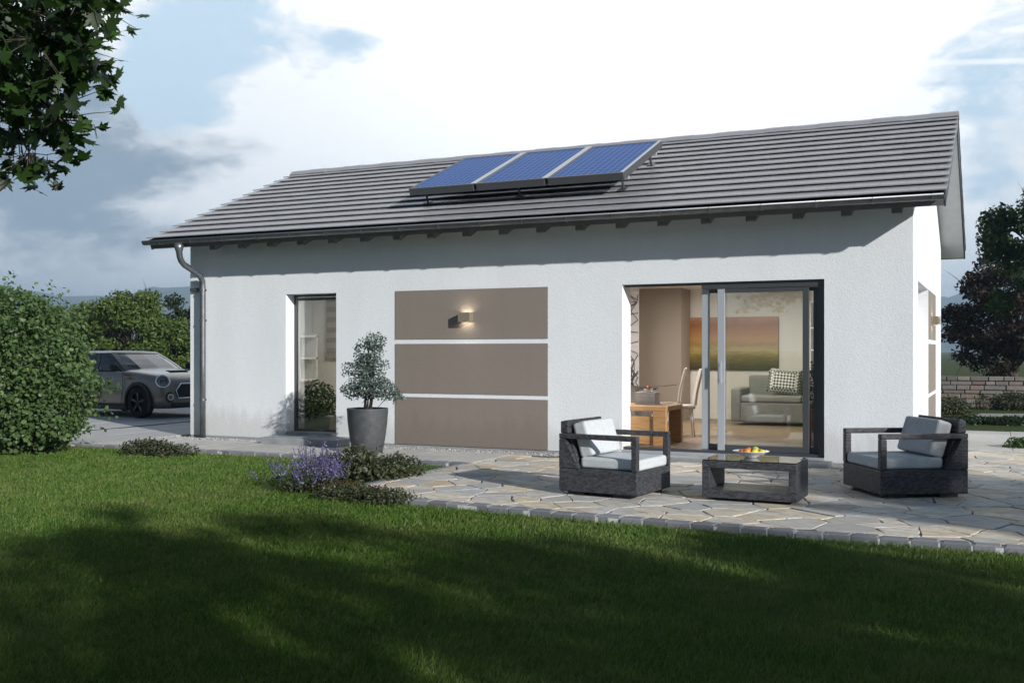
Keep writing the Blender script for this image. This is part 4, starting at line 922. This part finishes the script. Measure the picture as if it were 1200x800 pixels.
for k, (px_, d, rx_, ry_, h_, lb) in enumerate(((1112, 24.5, .55, .6, .46, 'dark low shrub next to the gable corner before the stone wall'), (1178, 26.0, 1.0, .6, .50, 'wide dark low shrub in front of the stone wall'), (1140, 21.0, 1.1, .55, .17, 'flat dark ground cover along the pale side path'), (1185, 20.9, 1.0, .5, .17, 'flat dark ground cover at the right end of the pale side path'))):
    x, y = at(px_, d); mound('low_shrub', lb, 'shrub', x, y, rx_, ry_, h_, 3600, 0.06, M['cover'] if k < 2 else M['darkleaf'], 'low shrubs by the stone wall', 110+k, lum=10)
x, y = at(1203, 15.3); mound('low_shrub', 'small leafy shrub on the paving at the right edge', 'shrub', x, y, .33, .33, .26, 1300, 0.055, M['rightgreen'], None, 120)

# maple branch overhead, its trunk outside the picture
def maple():
    x, y = at(-420, 6.2); root = empty('maple_tree', (x, y, -0.06), 'maple tree with large dark leaves reaching into the upper left corner', 'tree'); r = np.random.default_rng(131)
    half = [(0, 0), (.10, -.05), (.20, .02), (.34, -.02), (.30, .12), (.56, .14), (.46, .26), (.34, .30), (.52, .44), (.50, .54), (.66, .74), (.44, .68), (.36, .60), (.20, .58), (.22, .76), (.12, .82), (0, 1.08)]
    out = [(a, b_) for a, b_ in half] + [(-a, b_) for a, b_ in half[-2:0:-1]]
    tv = np.array([(0, .38, .03)] + [(a, b_, -.10*(a*a+abs(b_-.4)**2)) for a, b_ in out])[:, [1, 0, 2]]; k = len(out); tf = np.array([(0, 1+(i+1) % k, 1+i) for i in range(k)])
    tb = MB(); foot = np.array([0, 0, -.1]); top = np.array([.15, .1, 4.6]); tb.tube([foot, (.03, 0, 1.2), (.06, .05, 2.4), top], [.20, .16, .13, .05], 10)
    def W(px, py, d): 
        X, Y = at(px, d); return np.array([X-x, Y-y, EYE+(411-py)/1213.6*d+.06])
    # twigs end in hanging leaf sprays spread over real depths
    ends = []
    for px, py, d in ((20, 20, 5.6), (70, 25, 5.0), (95, 5, 4.7), (60, 60, 5.3), (78, 62, 4.9), (30, 95, 5.5), (68, 100, 5.0), (85, 80, 5.2), (15, 130, 5.7), (65, 135, 5.2), (40, 165, 5.6), (75, 145, 5.0), (15, 180, 5.5), (35, 195, 5.2), (5, 60, 5.0), (96, -8, 5.1), (-30, 40, 5.8), (-40, 120, 6.0), (-50, 190, 5.6), (40, -30, 5.4), (100, -30, 5.0), (-20, -20, 6.0), (40, 55, 4.8), (0, 15, 4.9), (50, 5, 5.9), (-90, 60, 6.2), (-120, -40, 6.4), (10, -80, 5.7), (-60, -90, 6.1), (0, 100, 5.1), (50, 85, 5.7), (75, 45, 5.5)): ends.append(W(px, py, d))
    bough = [np.array([.08, .06, 2.7]), W(-150, 40, 6.3), W(-40, 20, 5.8), W(40, 10, 5.4)]; tb.tube(bough, [.07, .05, .03, .012], 7)
    bough2 = [np.array([.05, .04, 2.2]), W(-160, 150, 6.3), W(-40, 130, 5.8), W(30, 120, 5.4)]; tb.tube(bough2, [.06, .04, .022, .008], 7)
    P = []
    for i, e in enumerate(ends):
        bs = bough if i % 2 == 0 else bough2; c0 = min(bs[1:] + bough[1:], key=lambda q: np.linalg.norm(q-e)); tb.tube([c0, (c0+e)/2+np.array([0, 0, .06]), e], [.010, .007, .003], 5)
        m_ = int(r.integers(26, 40)); q = e + np.clip(r.normal(0, 1, (m_, 3)), -1.7, 1.7)*[.13, .13, .085]; P.append(q)
        for p_ in q[::2]: tb.tube([(e*.6+c0*.4+p_*0)*.5+e*.5, (e+p_)/2+np.array([0, 0, .02]), p_], [.0035, .0025, .0015], 4)
    for _ in range(14):   # the rest of the crown above and behind the frame
        c0 = top + r.normal(0, 1, 3)*[1.0, .9, .6] + np.array([-.3, -.2, .4]); tb.tube([top*.8, (top+c0)/2, c0], [.04, .02, .008], 5); P.append(c0 + r.normal(0, .35, (60, 3)))
    tb.build('trunk', M['bark'], root, smooth=True, fix=False)
    P = np.concatenate(P); V, F = leaf_arr(P, 0.088, 1.0, None, 0, tv, tf, r); raw_mesh('crown', V, F, M['maple'], root)
maple()

# garden trees right of the terrace (outside the picture): they throw the shade on lawn and terrace
for k, (s_, t_, h_, rr, n_) in enumerate(((-4.0, -4.5, 7.8, 2.4, 9000), (-2.2, -7.4, 8.4, 2.3, 9500), (-0.2, -6.0, 6.1, 2.1, 6500), (1.7, -7.2, 6.1, 2.0, 6000), (3.2, -6.0, 5.6, 1.9, 6000), (4.7, -6.8, 4.9, 1.6, 6500), (6.3, -7.6, 4.75, 1.0, 6000), (9.0, -6.6, 5.3, 1.35, 10000), (10.6, -6.4, 5.1, 1.2, 8000))):
    x, y = s_*.463 - t_*.886, s_*.886 + t_*.463
    tree('garden_tree', 'leafy garden tree in the row to the right of lawn and terrace', 'tree', x, y, h_, (0, 0, h_*.56, rr, rr, h_*.43), 95, n_, 0.16, M['rightgreen'], 0.11, 'row of garden trees', 140+k, 0.36)

# ------------------------------------------------------------------ the parked car (local +x is forward)
M['carpaint'], nt, b = mat('grey_brown_metallic_paint', 0.32, (0.21, 0.18, 0.155), metal=0.45); b.inputs['Coat Weight'].default_value = 0.8; b.inputs['Coat Roughness'].default_value = 0.06
M['carroof'], nt, b = mat('black_car_roof', 0.3, (0.03, 0.03, 0.033)); b.inputs['Coat Weight'].default_value = 0.6
M['rubber'], _, _ = mat('tyre_rubber', 0.85, (0.012, 0.012, 0.012), spec=0.3)
M['rimblack'], _, _ = mat('black_alloy', 0.3, (0.02, 0.02, 0.022), metal=0.5)
M['cladding'], _, _ = mat('black_plastic', 0.65, (0.016, 0.016, 0.017))
M['reflector'], _, _ = mat('lamp_reflector', 0.2, (0.5, 0.52, 0.55), metal=0.9)
M['amber'], _, _ = mat('amber_lens', 0.3, (0.35, 0.12, 0.02))
def car():
    root = empty('parked_car', (-17.66, 17.50, -0.006), 'grey compact car with black wheels parked on the driveway behind the bush', 'car', rz=R(-8))
    st = [(2.075, .56, .34, .60), (2.03, .70, .24, .77), (1.86, .81, .20, .89), (1.60, .875, .19, .96), (1.15, .90, .19, 1.01), (.85, .90, .19, 1.035), (.2, .905, .19, 1.02), (-.6, .905, .19, 1.025), (-1.3, .90, .19, 1.04), (-1.85, .87, .22, 1.02), (-2.06, .80, .26, .92), (-2.12, .66, .34, .78)]
    V = []; ring = 14; F = []
    for x, w, zb, zt in st:
        h = [(0, zb), (.62*w, zb), (.93*w, zb+.02), (w, zb+.14), (w, .5*(zb+zt)), (.975*w, zt-.13), (.90*w, zt-.03), (.62*w, zt+.012), (0, zt+.03)]
        V += [(x, -a, z) for a, z in h] + [(x, a, z) for a, z in h[-2:0:-1]]
    k = 16
    for i in range(len(st)-1):
        for j in range(k): F.append((i*k+j, i*k+(j+1) % k, (i+1)*k+(j+1) % k, (i+1)*k+j))
    for e in (0, (len(st)-1)*k):   # end caps as strips of quads
        for j in range(7): F.append((e+j if j else e, e+j+1, e+15-j, e+(16-j) % 16) if j else (e, e+1, e+15, e)[:3])
        F.append((e+7, e+8, e+9))
    mb = MB(); mb.add(V, F); tmp = mb.build('body', M['carpaint'], None, smooth=True, subsurf=2)
    cu = MB()
    for x in (1.33, -1.34):
        for y in (-.80, .80): cu.lathe([(.375, -.24), (.375, .24)], 40, M=Matrix.Translation((x, y, .335)) @ Matrix.Rotation(PI/2, 4, 'X'), cap=(True, True))
    cut = cu.build('arch_cutter', M['cladding'])
    bo = tmp.modifiers.new('bool', 'BOOLEAN'); bo.object = cut; bo.operation = 'DIFFERENCE'; bo.solver = 'EXACT'
    dg = bpy.context.evaluated_depsgraph_get(); me = bpy.data.meshes.new_from_object(tmp.evaluated_get(dg)); bpy.data.objects.remove(tmp); bpy.data.objects.remove(cut)
    me.name = 'body'; body = link('body', me, root)
    def ringarc(x, y, r0, r1, d, a0, a1, n=26):
        mb = MB(); P = []
        for i in range(n+1):
            a = a0+(a1-a0)*i/n; c, s = math.cos(a), math.sin(a); P += [(x+r0*c, y-d, .335+r0*s), (x+r1*c, y-d*.6, .335+r1*s), (x+r1*c, y+d, .335+r1*s), (x+r0*c, y+d, .335+r0*s)]
        mb.add(P, [(i*4+j, i*4+(j+1) % 4, i*4+4+(j+1) % 4, i*4+4+j) for i in range(n) for j in range(4)]); return mb
    for x in (1.33, -1.34):
        for y in (-.885, .885): ringarc(x, y, .372, .435, .032*(-1 if y > 0 else 1), R(-25), R(205)).build('wheel_arch', M['cladding'], root)
    for y in (-1, 1): mb = MB(); mb.box(-.93, .92, y*.895-.02, y*.895+.02, .17, .27); mb.build('side_skirt', M['cladding'], root, bevel=0.01)
    # glasshouse
    lo = [(1.00, 0), (.95, .45), (.78, .745), (.4, .80), (-.7, .81), (-1.7, .79), (-1.93, .70), (-2.0, 0)]; hi = [(.26, 0), (.22, .40), (.10, .585), (-.1, .635), (-.7, .65), (-1.55, .635), (-1.72, .54), (-1.78, 0)]
    def rng_(t): 
        h = [(a[0]*(1-t)+b_[0]*t + .03*math.sin(PI*t), a[1]*(1-t)+b_[1]*t + .012*math.sin(PI*t)) for a, b_ in zip(lo, hi)]; z = 1.0+.37*t
        return [(a, -c, z) for a, c in h] + [(a, c, z) for a, c in h[-2:0:-1]]
    mb = MB(); Rg = [rng_(t) for t in (0, .33, .66, 1)]; n = len(Rg[0])
    for i in range(3): mb.add(Rg[i]+Rg[i+1], [(j, (j+1) % n, n+(j+1) % n, n+j) for j in range(n)])
    mb.build('windows', M['carglass'], root)
    mb = MB(); top = rng_(1); c1 = [(p[0]*1.0+.0, p[1]*1.02, 1.372) for p in top]; c1 = [((p[0]+.75)*1.02-.75, p[1], p[2]) for p in c1]; c2 = [((p[0]+.75)*.97-.75, p[1]*.94, 1.405) for p in top]; c3 = [((p[0]+.75)*.6-.75, p[1]*.6, 1.43) for p in top]
    mb.add(c1+c2+c3, [(j, (j+1) % n, n+(j+1) % n, n+j) for j in range(n)] + [(n+j, n+(j+1) % n, 2*n+(j+1) % n, 2*n+j) for j in range(n)] + [tuple(range(2*n, 3*n))]); mb.build('roof_panel', M['carroof'], root, smooth=True)
    def pil(j0, f0, j1, f1, w_, m):   # pillar lying on the glass between two ring positions
        for sgn in (-1, 1):
            mb = MB(); P = []
            for t in (0, .33, .66, 1.0):
                h = rng_(t); a = Vector(h[j0]); b_ = Vector(h[j0+1]); p = a.lerp(b_, f0+(f1-f0)*t); dr = (b_-a).normalized(); o = Vector((0, -.008, .004)) + Vector((.004, 0, 0))
                for q in (p-dr*w_/2+o, p+dr*w_/2+o): P.append((q.x, q.y*(-sgn), q.z))
            mb.add(P, [(2*i, 2*i+1, 2*i+3, 2*i+2) for i in range(3)]); mb.build('pillar', m, root)
    pil(1, .9, 1, .9, .11, M['carroof']); pil(3, .55, 3, .35, .10, M['carroof']); pil(4, .55, 4, .5, .12, M['carroof'])
    # seats seen as dark shapes behind the glass
    for y in (-.37, .37): mb = MB(); mb.box(-.42, -.24, y-.24, y+.24, .6, 1.16); mb.box(-.40, -.27, y-.12, y+.12, 1.18, 1.32); mb.build('seat', M['cladding'], root, bevel=0.04, seg=3)
    mb = MB(); mb.box(-2.0, .9, -.78, .78, .95, .99); mb.build('interior', M['black'], root)
    # wheels
    def wheel(x, y):
        sg = -1 if y < 0 else 1
        pr = [(.205, -.085), (.29, -.105), (.322, -.09), (.333, -.05), (.335, 0), (.333, .05), (.322, .09), (.29, .105), (.205, .085)]
        mb = MB(); mb.lathe(pr, 44, M=Matrix.Rotation(PI/2, 4, 'X')); mb.lathe([(.03, -.02), (.23, -.02)], 32, M=Matrix.Rotation(PI/2, 4, 'X')); w_ = mb.build('wheel', M['rubber'], root, smooth=True); w_.location = (x, y, .335)
        mb = MB(); RX = Matrix.Rotation(PI/2, 4, 'X'); mb.lathe([(.20, -.095), (.24, -.10), (.246, -.085), (.23, -.07), (.215, .05)], 44, M=RX if sg < 0 else Matrix.Rotation(-PI/2, 4, 'X'))
        o = sg*.088
        for k_ in range(5):
            for dl in (-.14, .14):
                a = 2*PI*k_/5+.3; p0 = (math.cos(a+dl*.6)*.045, o*.92, math.sin(a+dl*.6)*.045); p1 = (math.cos(a+dl)*.225, o, math.sin(a+dl)*.225); mb.tube([p0, p1], [.018, .014], 6)
        mb.tube([(0, sg*.05, 0), (0, o+sg*.004, 0)], [.065, .055], 16); mb.build('rim', M['rimblack'], w_)
        for k_ in range(5):
            a = 2*PI*k_/5+.3; mb = MB(); mb.tube([(math.cos(a)*.06, o*1.05, math.sin(a)*.06), (math.cos(a)*.21, o*1.1, math.sin(a)*.21)], .0035, 4); mb.build('spoke_edge', M['reflector'], w_)
    for x in (1.33, -1.34):
        for y in (-.79, .79): wheel(x, y)
    # lights
    def light(y, z, x, r_, nrm, name):
        Mx = Matrix.Translation((x, y, z)) @ Vector(nrm).to_track_quat('Z', 'Y').to_matrix().to_4x4()
        mb = MB(); pr = [(r_+.018*math.cos(a), .012*math.sin(a)+.012) for a in [2*PI*i/8 for i in range(9)]]; mb.lathe(pr, 36, M=Mx); h = mb.build(name, M['chrome'], root, smooth=True)
        mb = MB(); mb.lathe([(.001, -.05), (r_*.8, -.02), (r_, .01)], 32, M=Mx); mb.build('reflector', M['reflector'], h, smooth=True)
        mb = MB(); mb.lathe([(.001, .0), (r_*.42, -.01), (r_*.45, -.04)], 24, M=Mx); mb.build('projector', M['black'], h, smooth=True)
        mb = MB(); mb.lathe([(.001, .035), (r_*.6, .03), (r_, .012)], 32, M=Mx); mb.build('lens', M['lensglass'], h, smooth=True)
    for s in (-1, 1):
        light(s*.70, .785, 1.915, .135, (.80, s*.45, .40), 'headlight'); light(s*.60, .455, 2.03, .055, (.95, s*.3, 0), 'fog_light')
        mb = MB(); mb.tube([(2.035, s*.60+.11*math.cos(a)*.95, .455+.095*math.sin(a)) for a in [2*PI*i/20 for i in range(21)]], .022, 6); mb.build('fog_light_surround', M['cladding'], root, smooth=True)
        mb = MB(); P = [( .64+.12*math.cos(a)*.55, s*(.985+.095*math.sin(a)*1.0), 0) for a in [0]]
        mb.lathe([(.001, -.105), (.05, -.09), (.075, -.04), (.08, .02), (.065, .08), (.001, .10)], 18, M=Matrix.Translation((.70, s*1.0, 1.085)) @ Matrix.Rotation(PI/2, 4, 'X')); mb.tube([(.72, s*.84, 1.0), (.71, s*.93, 1.05)], .022, 6); mb.build('mirror', M['cladding'], root, smooth=True)
        mb = MB(); mb.box(.96, 1.10, s*.905-.008, s*.905+.008, .83, .875); mb.build('side_indicator', M['amber'], root, bevel=0.006)
        mb = MB(); mb.tube([(-.14, s*.915, .88), (.02, s*.925, .88), (.10, s*.915, .88)], .013, 6); mb.build('door_handle', M['chrome'], root, smooth=True)
        for pts in ([(.86, s*.906, .99), (.88, s*.912, .7), (.80, s*.908, .30)], [(-.36, s*.906, 1.0), (-.36, s*.912, .7), (-.34, s*.908, .30)]): mb = MB(); mb.tube(pts, .005, 4); mb.build('door_seam', M['black'], root)
    hx = [(-.50, .60), (-.38, .735), (.38, .735), (.50, .60), (.44, .43), (-.44, .43)]
    mb = MB(); mb.prism(hx, 2.02, 2.088, 'x'); gr = mb.build('grille', M['black'], root)
    mb = MB(); q = [(2.09, a, z) for a, z in hx]; mb.tube(q+[q[0], q[1]], .017, 8); mb.build('grille_ring', M['chrome'], gr, smooth=True)
    for z in (.50, .56, .62, .68): mb = MB(); mb.box(2.089, 2.095, -.42, .42, z-.008, z+.008); mb.build('grille_bar', M['cladding'], gr)
    mb = MB(); mb.box(2.0, 2.085, -.58, .58, .235, .335); mb.build('lower_intake', M['black'], root, bevel=0.02)
    mb = MB(); mb.box(1.42, 1.60, -.24, .24, .985, 1.005); mb.build('bonnet_scoop', M['black'], root, bevel=0.008)
car()

# ------------------------------------------------------------------ grass
def grass():
    r = np.random.default_rng(201); n0 = 2500000
    d = 3.0*(21/3.0)**r.random(n0)               # log spacing: denser near
    dens = 11000*(5/np.maximum(d, 4.2))**1.55
    half = d*0.5+1.6; lat = r.uniform(-1, 1, n0)*half
    # log sampling gives n0/(d ln7 * 2 half) per m2
    have = n0/(d*math.log(7)*2*half); keep = r.random(n0) < dens/have
    d, lat = d[keep], lat[keep]
    x = -math.sin(YAW)*d + math.cos(YAW)*lat; y = math.cos(YAW)*d + math.sin(YAW)*lat
    fy = np.interp(x, [p[0] for p in FRONT], [p[1] for p in FRONT])
    ok = np.where(x > -6.19, y < fy-0.125 - 0.012, y < np.where(x > -13.6, 11.55, 11.6)) & (x < 3.0)
    ok &= ~((x < -14.0) & (y > 11.45))
    x, y, d = x[ok], y[ok], d[ok]; n = len(x)
    clump = np.sin(x*3.1+np.sin(y*2.3)*1.5)*np.sin(y*3.7+np.sin(x*1.9))
    h = r.uniform(0.020, 0.044, n)*(1+.15*clump)*np.where(r.random(n) < .035, 1.7, 1.0); w = 0.0021*(np.maximum(d, 4)/5)**0.95*r.uniform(.8, 1.3, n)
    a = r.uniform(0, 2*PI, n); la = r.normal(0.6+1.0*np.sin(x*.9+y*.4), 1.2, n); ln = r.uniform(.25, .95, n)*h
    z0 = np.full(n, -0.062); bx, by = np.cos(a)*w, np.sin(a)*w; lx, ly = np.cos(la)*ln, np.sin(la)*ln
    V = np.stack([np.stack([x-bx, y-by, z0], 1), np.stack([x+bx, y+by, z0], 1), np.stack([x+bx*.75+lx*.35, y+by*.75+ly*.35, z0+h*.6], 1), np.stack([x+lx, y+ly, z0+h], 1), np.stack([x-bx*.75+lx*.35, y-by*.75+ly*.35, z0+h*.6], 1)], 1).reshape(-1, 3)
    b0 = (np.arange(n)*5)[:, None]; F = np.concatenate([b0+np.array([[0, 1, 2]]), b0+np.array([[0, 2, 4]]), b0+np.array([[4, 2, 3]])])
    o = raw_mesh('grass', V, F, M['grass']); print('blades', n)
    tag(o, 'mown green lawn grass in front of terrace and path', 'grass', kind='stuff')
grass()

# ------------------------------------------------------------------ air
HAZE = 0.0006
if HAZE:
    mb = MB(); mb.box(-3300, 3300, -600, 3300, -1.06, 190)
    m = bpy.data.materials.new('haze_air'); m.use_nodes = True; nt = m.node_tree; nt.nodes.clear(); o_ = nt.nodes.new('ShaderNodeOutputMaterial'); v_ = nt.nodes.new('ShaderNodeVolumePrincipled')
    v_.inputs['Color'].default_value = (0.55, 0.77, 1.0, 1); v_.inputs['Density'].default_value = HAZE; v_.inputs['Anisotropy'].default_value = 0.2; L(nt, v_.outputs[0], o_.inputs['Volume'])
    tag(mb.build('haze', m), kind='stuff')

# ------------------------------------------------------------------ sky, sun, camera
SUN = Vector((1.07, -0.56, 0.43)).normalized()
w = bpy.data.worlds.new('World'); S.world = w; w.use_nodes = True; nt = w.node_tree; nt.nodes.clear()
out = nt.nodes.new('ShaderNodeOutputWorld')
sky = nt.nodes.new('ShaderNodeTexSky'); sky.sky_type = 'NISHITA'; sky.sun_disc = False
sky.sun_elevation = math.asin(SUN.z); sky.sun_rotation = math.atan2(SUN.x, SUN.y); sky.air_density = 1.0; sky.dust_density = 0.6; sky.ozone_density = 1.5
b1 = N(nt, 'ShaderNodeBackground', Strength=0.05); L(nt, sky.outputs[0], b1.inputs['Color'])
co = nt.nodes.new('ShaderNodeTexCoord').outputs['Generated']
sp = nt.nodes.new('ShaderNodeSeparateXYZ'); L(nt, co, sp.inputs[0])
den = mth(nt, 'ADD', mth(nt, 'MAXIMUM', sp.outputs[2], 0.0), 0.22)
cb = nt.nodes.new('ShaderNodeCombineXYZ'); L(nt, mth(nt, 'DIVIDE', sp.outputs[0], den), cb.inputs[0]); L(nt, mth(nt, 'DIVIDE', sp.outputs[1], den), cb.inputs[1]); L(nt, mth(nt, 'MULTIPLY', sp.outputs[2], 1.5), cb.inputs[2])
mpz = N(nt, 'ShaderNodeMapping', Scale=(1, 1, 2.1)); L(nt, co, mpz.inputs[0])
n1 = N(nt, 'ShaderNodeTexNoise', Scale=5.6, Detail=11, Roughness=0.60, Distortion=0.2); L(nt, mpz.outputs[0], n1.inputs['Vector'])
n2 = N(nt, 'ShaderNodeTexNoise', Scale=9.5, Detail=9, Roughness=0.6, Distortion=0.15); L(nt, mpz.outputs[0], n2.inputs['Vector'])
def sdir(px, py):
    v = Vector((-math.sin(YAW), math.cos(YAW), 0)) + Vector((math.cos(YAW), math.sin(YAW), 0))*((px-600)/1213.6) + Vector((0, 0, 1))*((411-py)/1213.6); return v.normalized()
def blob(px, py, rad, soft=1.0, sx=1.0):
    """soft spot of the sky round a fixed direction, rad in degrees"""
    c = sdir(px, py); dt = nt.nodes.new('ShaderNodeVectorMath'); dt.operation = 'DISTANCE'; L(nt, co, dt.inputs[0]); dt.inputs[1].default_value = c
    m = N(nt, 'ShaderNodeMapRange'); m.interpolation_type = 'SMOOTHSTEP'; L(nt, dt.outputs['Value'], m.inputs[0]); m.inputs[1].default_value = 0; m.inputs[2].default_value = R(rad); m.inputs[3].default_value = 1; m.inputs[4].default_value = 0
    return m.outputs[0]
def addall(l):
    o = l[0]
    for q in l[1:]: o = mth(nt, 'ADD', o, q)
    return o
def smooth(v, a, b_):
    m = N(nt, 'ShaderNodeMapRange'); m.interpolation_type = 'SMOOTHSTEP'; L(nt, v, m.inputs[0]); m.inputs[1].default_value = a; m.inputs[2].default_value = b_; return m.outputs[0]
fr = nt.nodes.new('ShaderNodeVectorMath'); fr.operation = 'DOT_PRODUCT'; L(nt, co, fr.inputs[0]); fr.inputs[1].default_value = sdir(640, 120)
front = smooth(fr.outputs['Value'], 0.55, 0.93)
nd = mth(nt, 'SUBTRACT', n1.outputs[0], 0.5); nf = mth(nt, 'SUBTRACT', n2.outputs[0], 0.5)
# thin veil over the blue, then white cloud, then grey cloud bellies
blue = addall([blob(300, 45, 8), blob(210, 60, 6), blob(190, 110, 5), blob(420, 60, 5), blob(1165, 45, 7), mth(nt, 'MULTIPLY', blob(1150, 200, 6), .8), mth(nt, 'MULTIPLY', blob(1195, 110, 6), .6)])
cov = addall([nd, mth(nt, 'MULTIPLY', nf, 1.1), mth(nt, 'MULTIPLY', front, 0.40), mth(nt, 'MULTIPLY', blue, -0.27), mth(nt, 'MULTIPLY', blob(760, 120, 26), 0.3)])
cov = smooth(cov, -0.03, 0.20)
dark = addall([blob(30, 220, 10), blob(165, 205, 7), blob(100, 275, 6), mth(nt, 'MULTIPLY', blob(760, 120, 26), -1.2), mth(nt, 'MULTIPLY', blob(90, 350, 5), -1.6), mth(nt, 'MULTIPLY', blob(1165, 215, 6), .55), mth(nt, 'MULTIPLY', blob(1190, 165, 6), .5), mth(nt, 'MULTIPLY', blob(80, 110, 7), .5)])
dk_ = smooth(addall([mth(nt, 'MULTIPLY', dark, 0.50), mth(nt, 'MULTIPLY', nd, 3.0), mth(nt, 'MULTIPLY', nf, 1.9)]), 0.16, 1.0)
white = mixc(nt, front, (0.09, 0.11, 0.15), (0.86, 0.89, 0.92))
glow = mixc(nt, mth(nt, 'MULTIPLY', blob(760, 120, 26), 0.8), white, (1.25, 1.25, 1.25))
cl = mixc(nt, dk_, glow, (0.235, 0.30, 0.37))
veil = mixc(nt, front, (0.05, 0.08, 0.14), (0.54, 0.69, 0.82))
cl = mixc(nt, cov, veil, cl)
cov = mth(nt, 'MAXIMUM', mth(nt, 'MAXIMUM', cov, mth(nt, 'MULTIPLY', front, 0.9)), 0.45)
# vapour trail, a thin band along a great circle
nrm = sdir(960, 76).cross(sdir(1230, 71)).normalized(); dv = nt.nodes.new('ShaderNodeVectorMath'); dv.operation = 'DOT_PRODUCT'; L(nt, co, dv.inputs[0]); dv.inputs[1].default_value = nrm
band = mth(nt, 'SUBTRACT', 1.0, smooth(mth(nt, 'ABSOLUTE', dv.outputs['Value']), 0.0008, 0.0036))
band = mth(nt, 'MULTIPLY', band, mth(nt, 'MULTIPLY', smooth(blob(1130, 73, 12), 0.0, 0.5), mth(nt, 'ADD', 0.55, nf)))
cl = mixc(nt, band, cl, (1.15, 1.15, 1.15))
b2 = N(nt, 'ShaderNodeBackground', Strength=1.0); L(nt, cl, b2.inputs['Color'])
mx = nt.nodes.new('ShaderNodeMixShader'); L(nt, cov, mx.inputs[0]); L(nt, b1.outputs[0], mx.inputs[1]); L(nt, b2.outputs[0], mx.inputs[2]); L(nt, mx.outputs[0], out.inputs['Surface'])

sl = bpy.data.lights.new('sun', 'SUN'); sl.energy = 5.0; sl.angle = R(0.8); sl.color = (1.0, 0.965, 0.92)
so = bpy.data.objects.new('sun', sl); C.objects.link(so); so.rotation_euler = (-SUN).to_track_quat('-Z', 'Y').to_euler(); so.location = (20, -10, 15)

cam = bpy.data.cameras.new('camera'); co_ = bpy.data.objects.new('camera', cam); C.objects.link(co_)
co_.location = (0, 0, EYE); co_.rotation_euler = (PI/2, 0, YAW); cam.sensor_width = 36; cam.lens = 36*1213.6/1200; cam.shift_y = 11/1200; cam.clip_start = 0.05; cam.clip_end = 20000
S.camera = co_
S.view_settings.view_transform = 'Standard'; S.view_settings.look = 'None'; S.view_settings.exposure = 0.50; S.view_settings.gamma = 1.0
S.render.engine = 'CYCLES'
S.cycles.use_denoising = True
S.cycles.max_bounces = 7; S.cycles.transparent_max_bounces = 12; S.cycles.diffuse_bounces = 4; S.cycles.glossy_bounces = 4; S.cycles.sample_clamp_indirect = 6
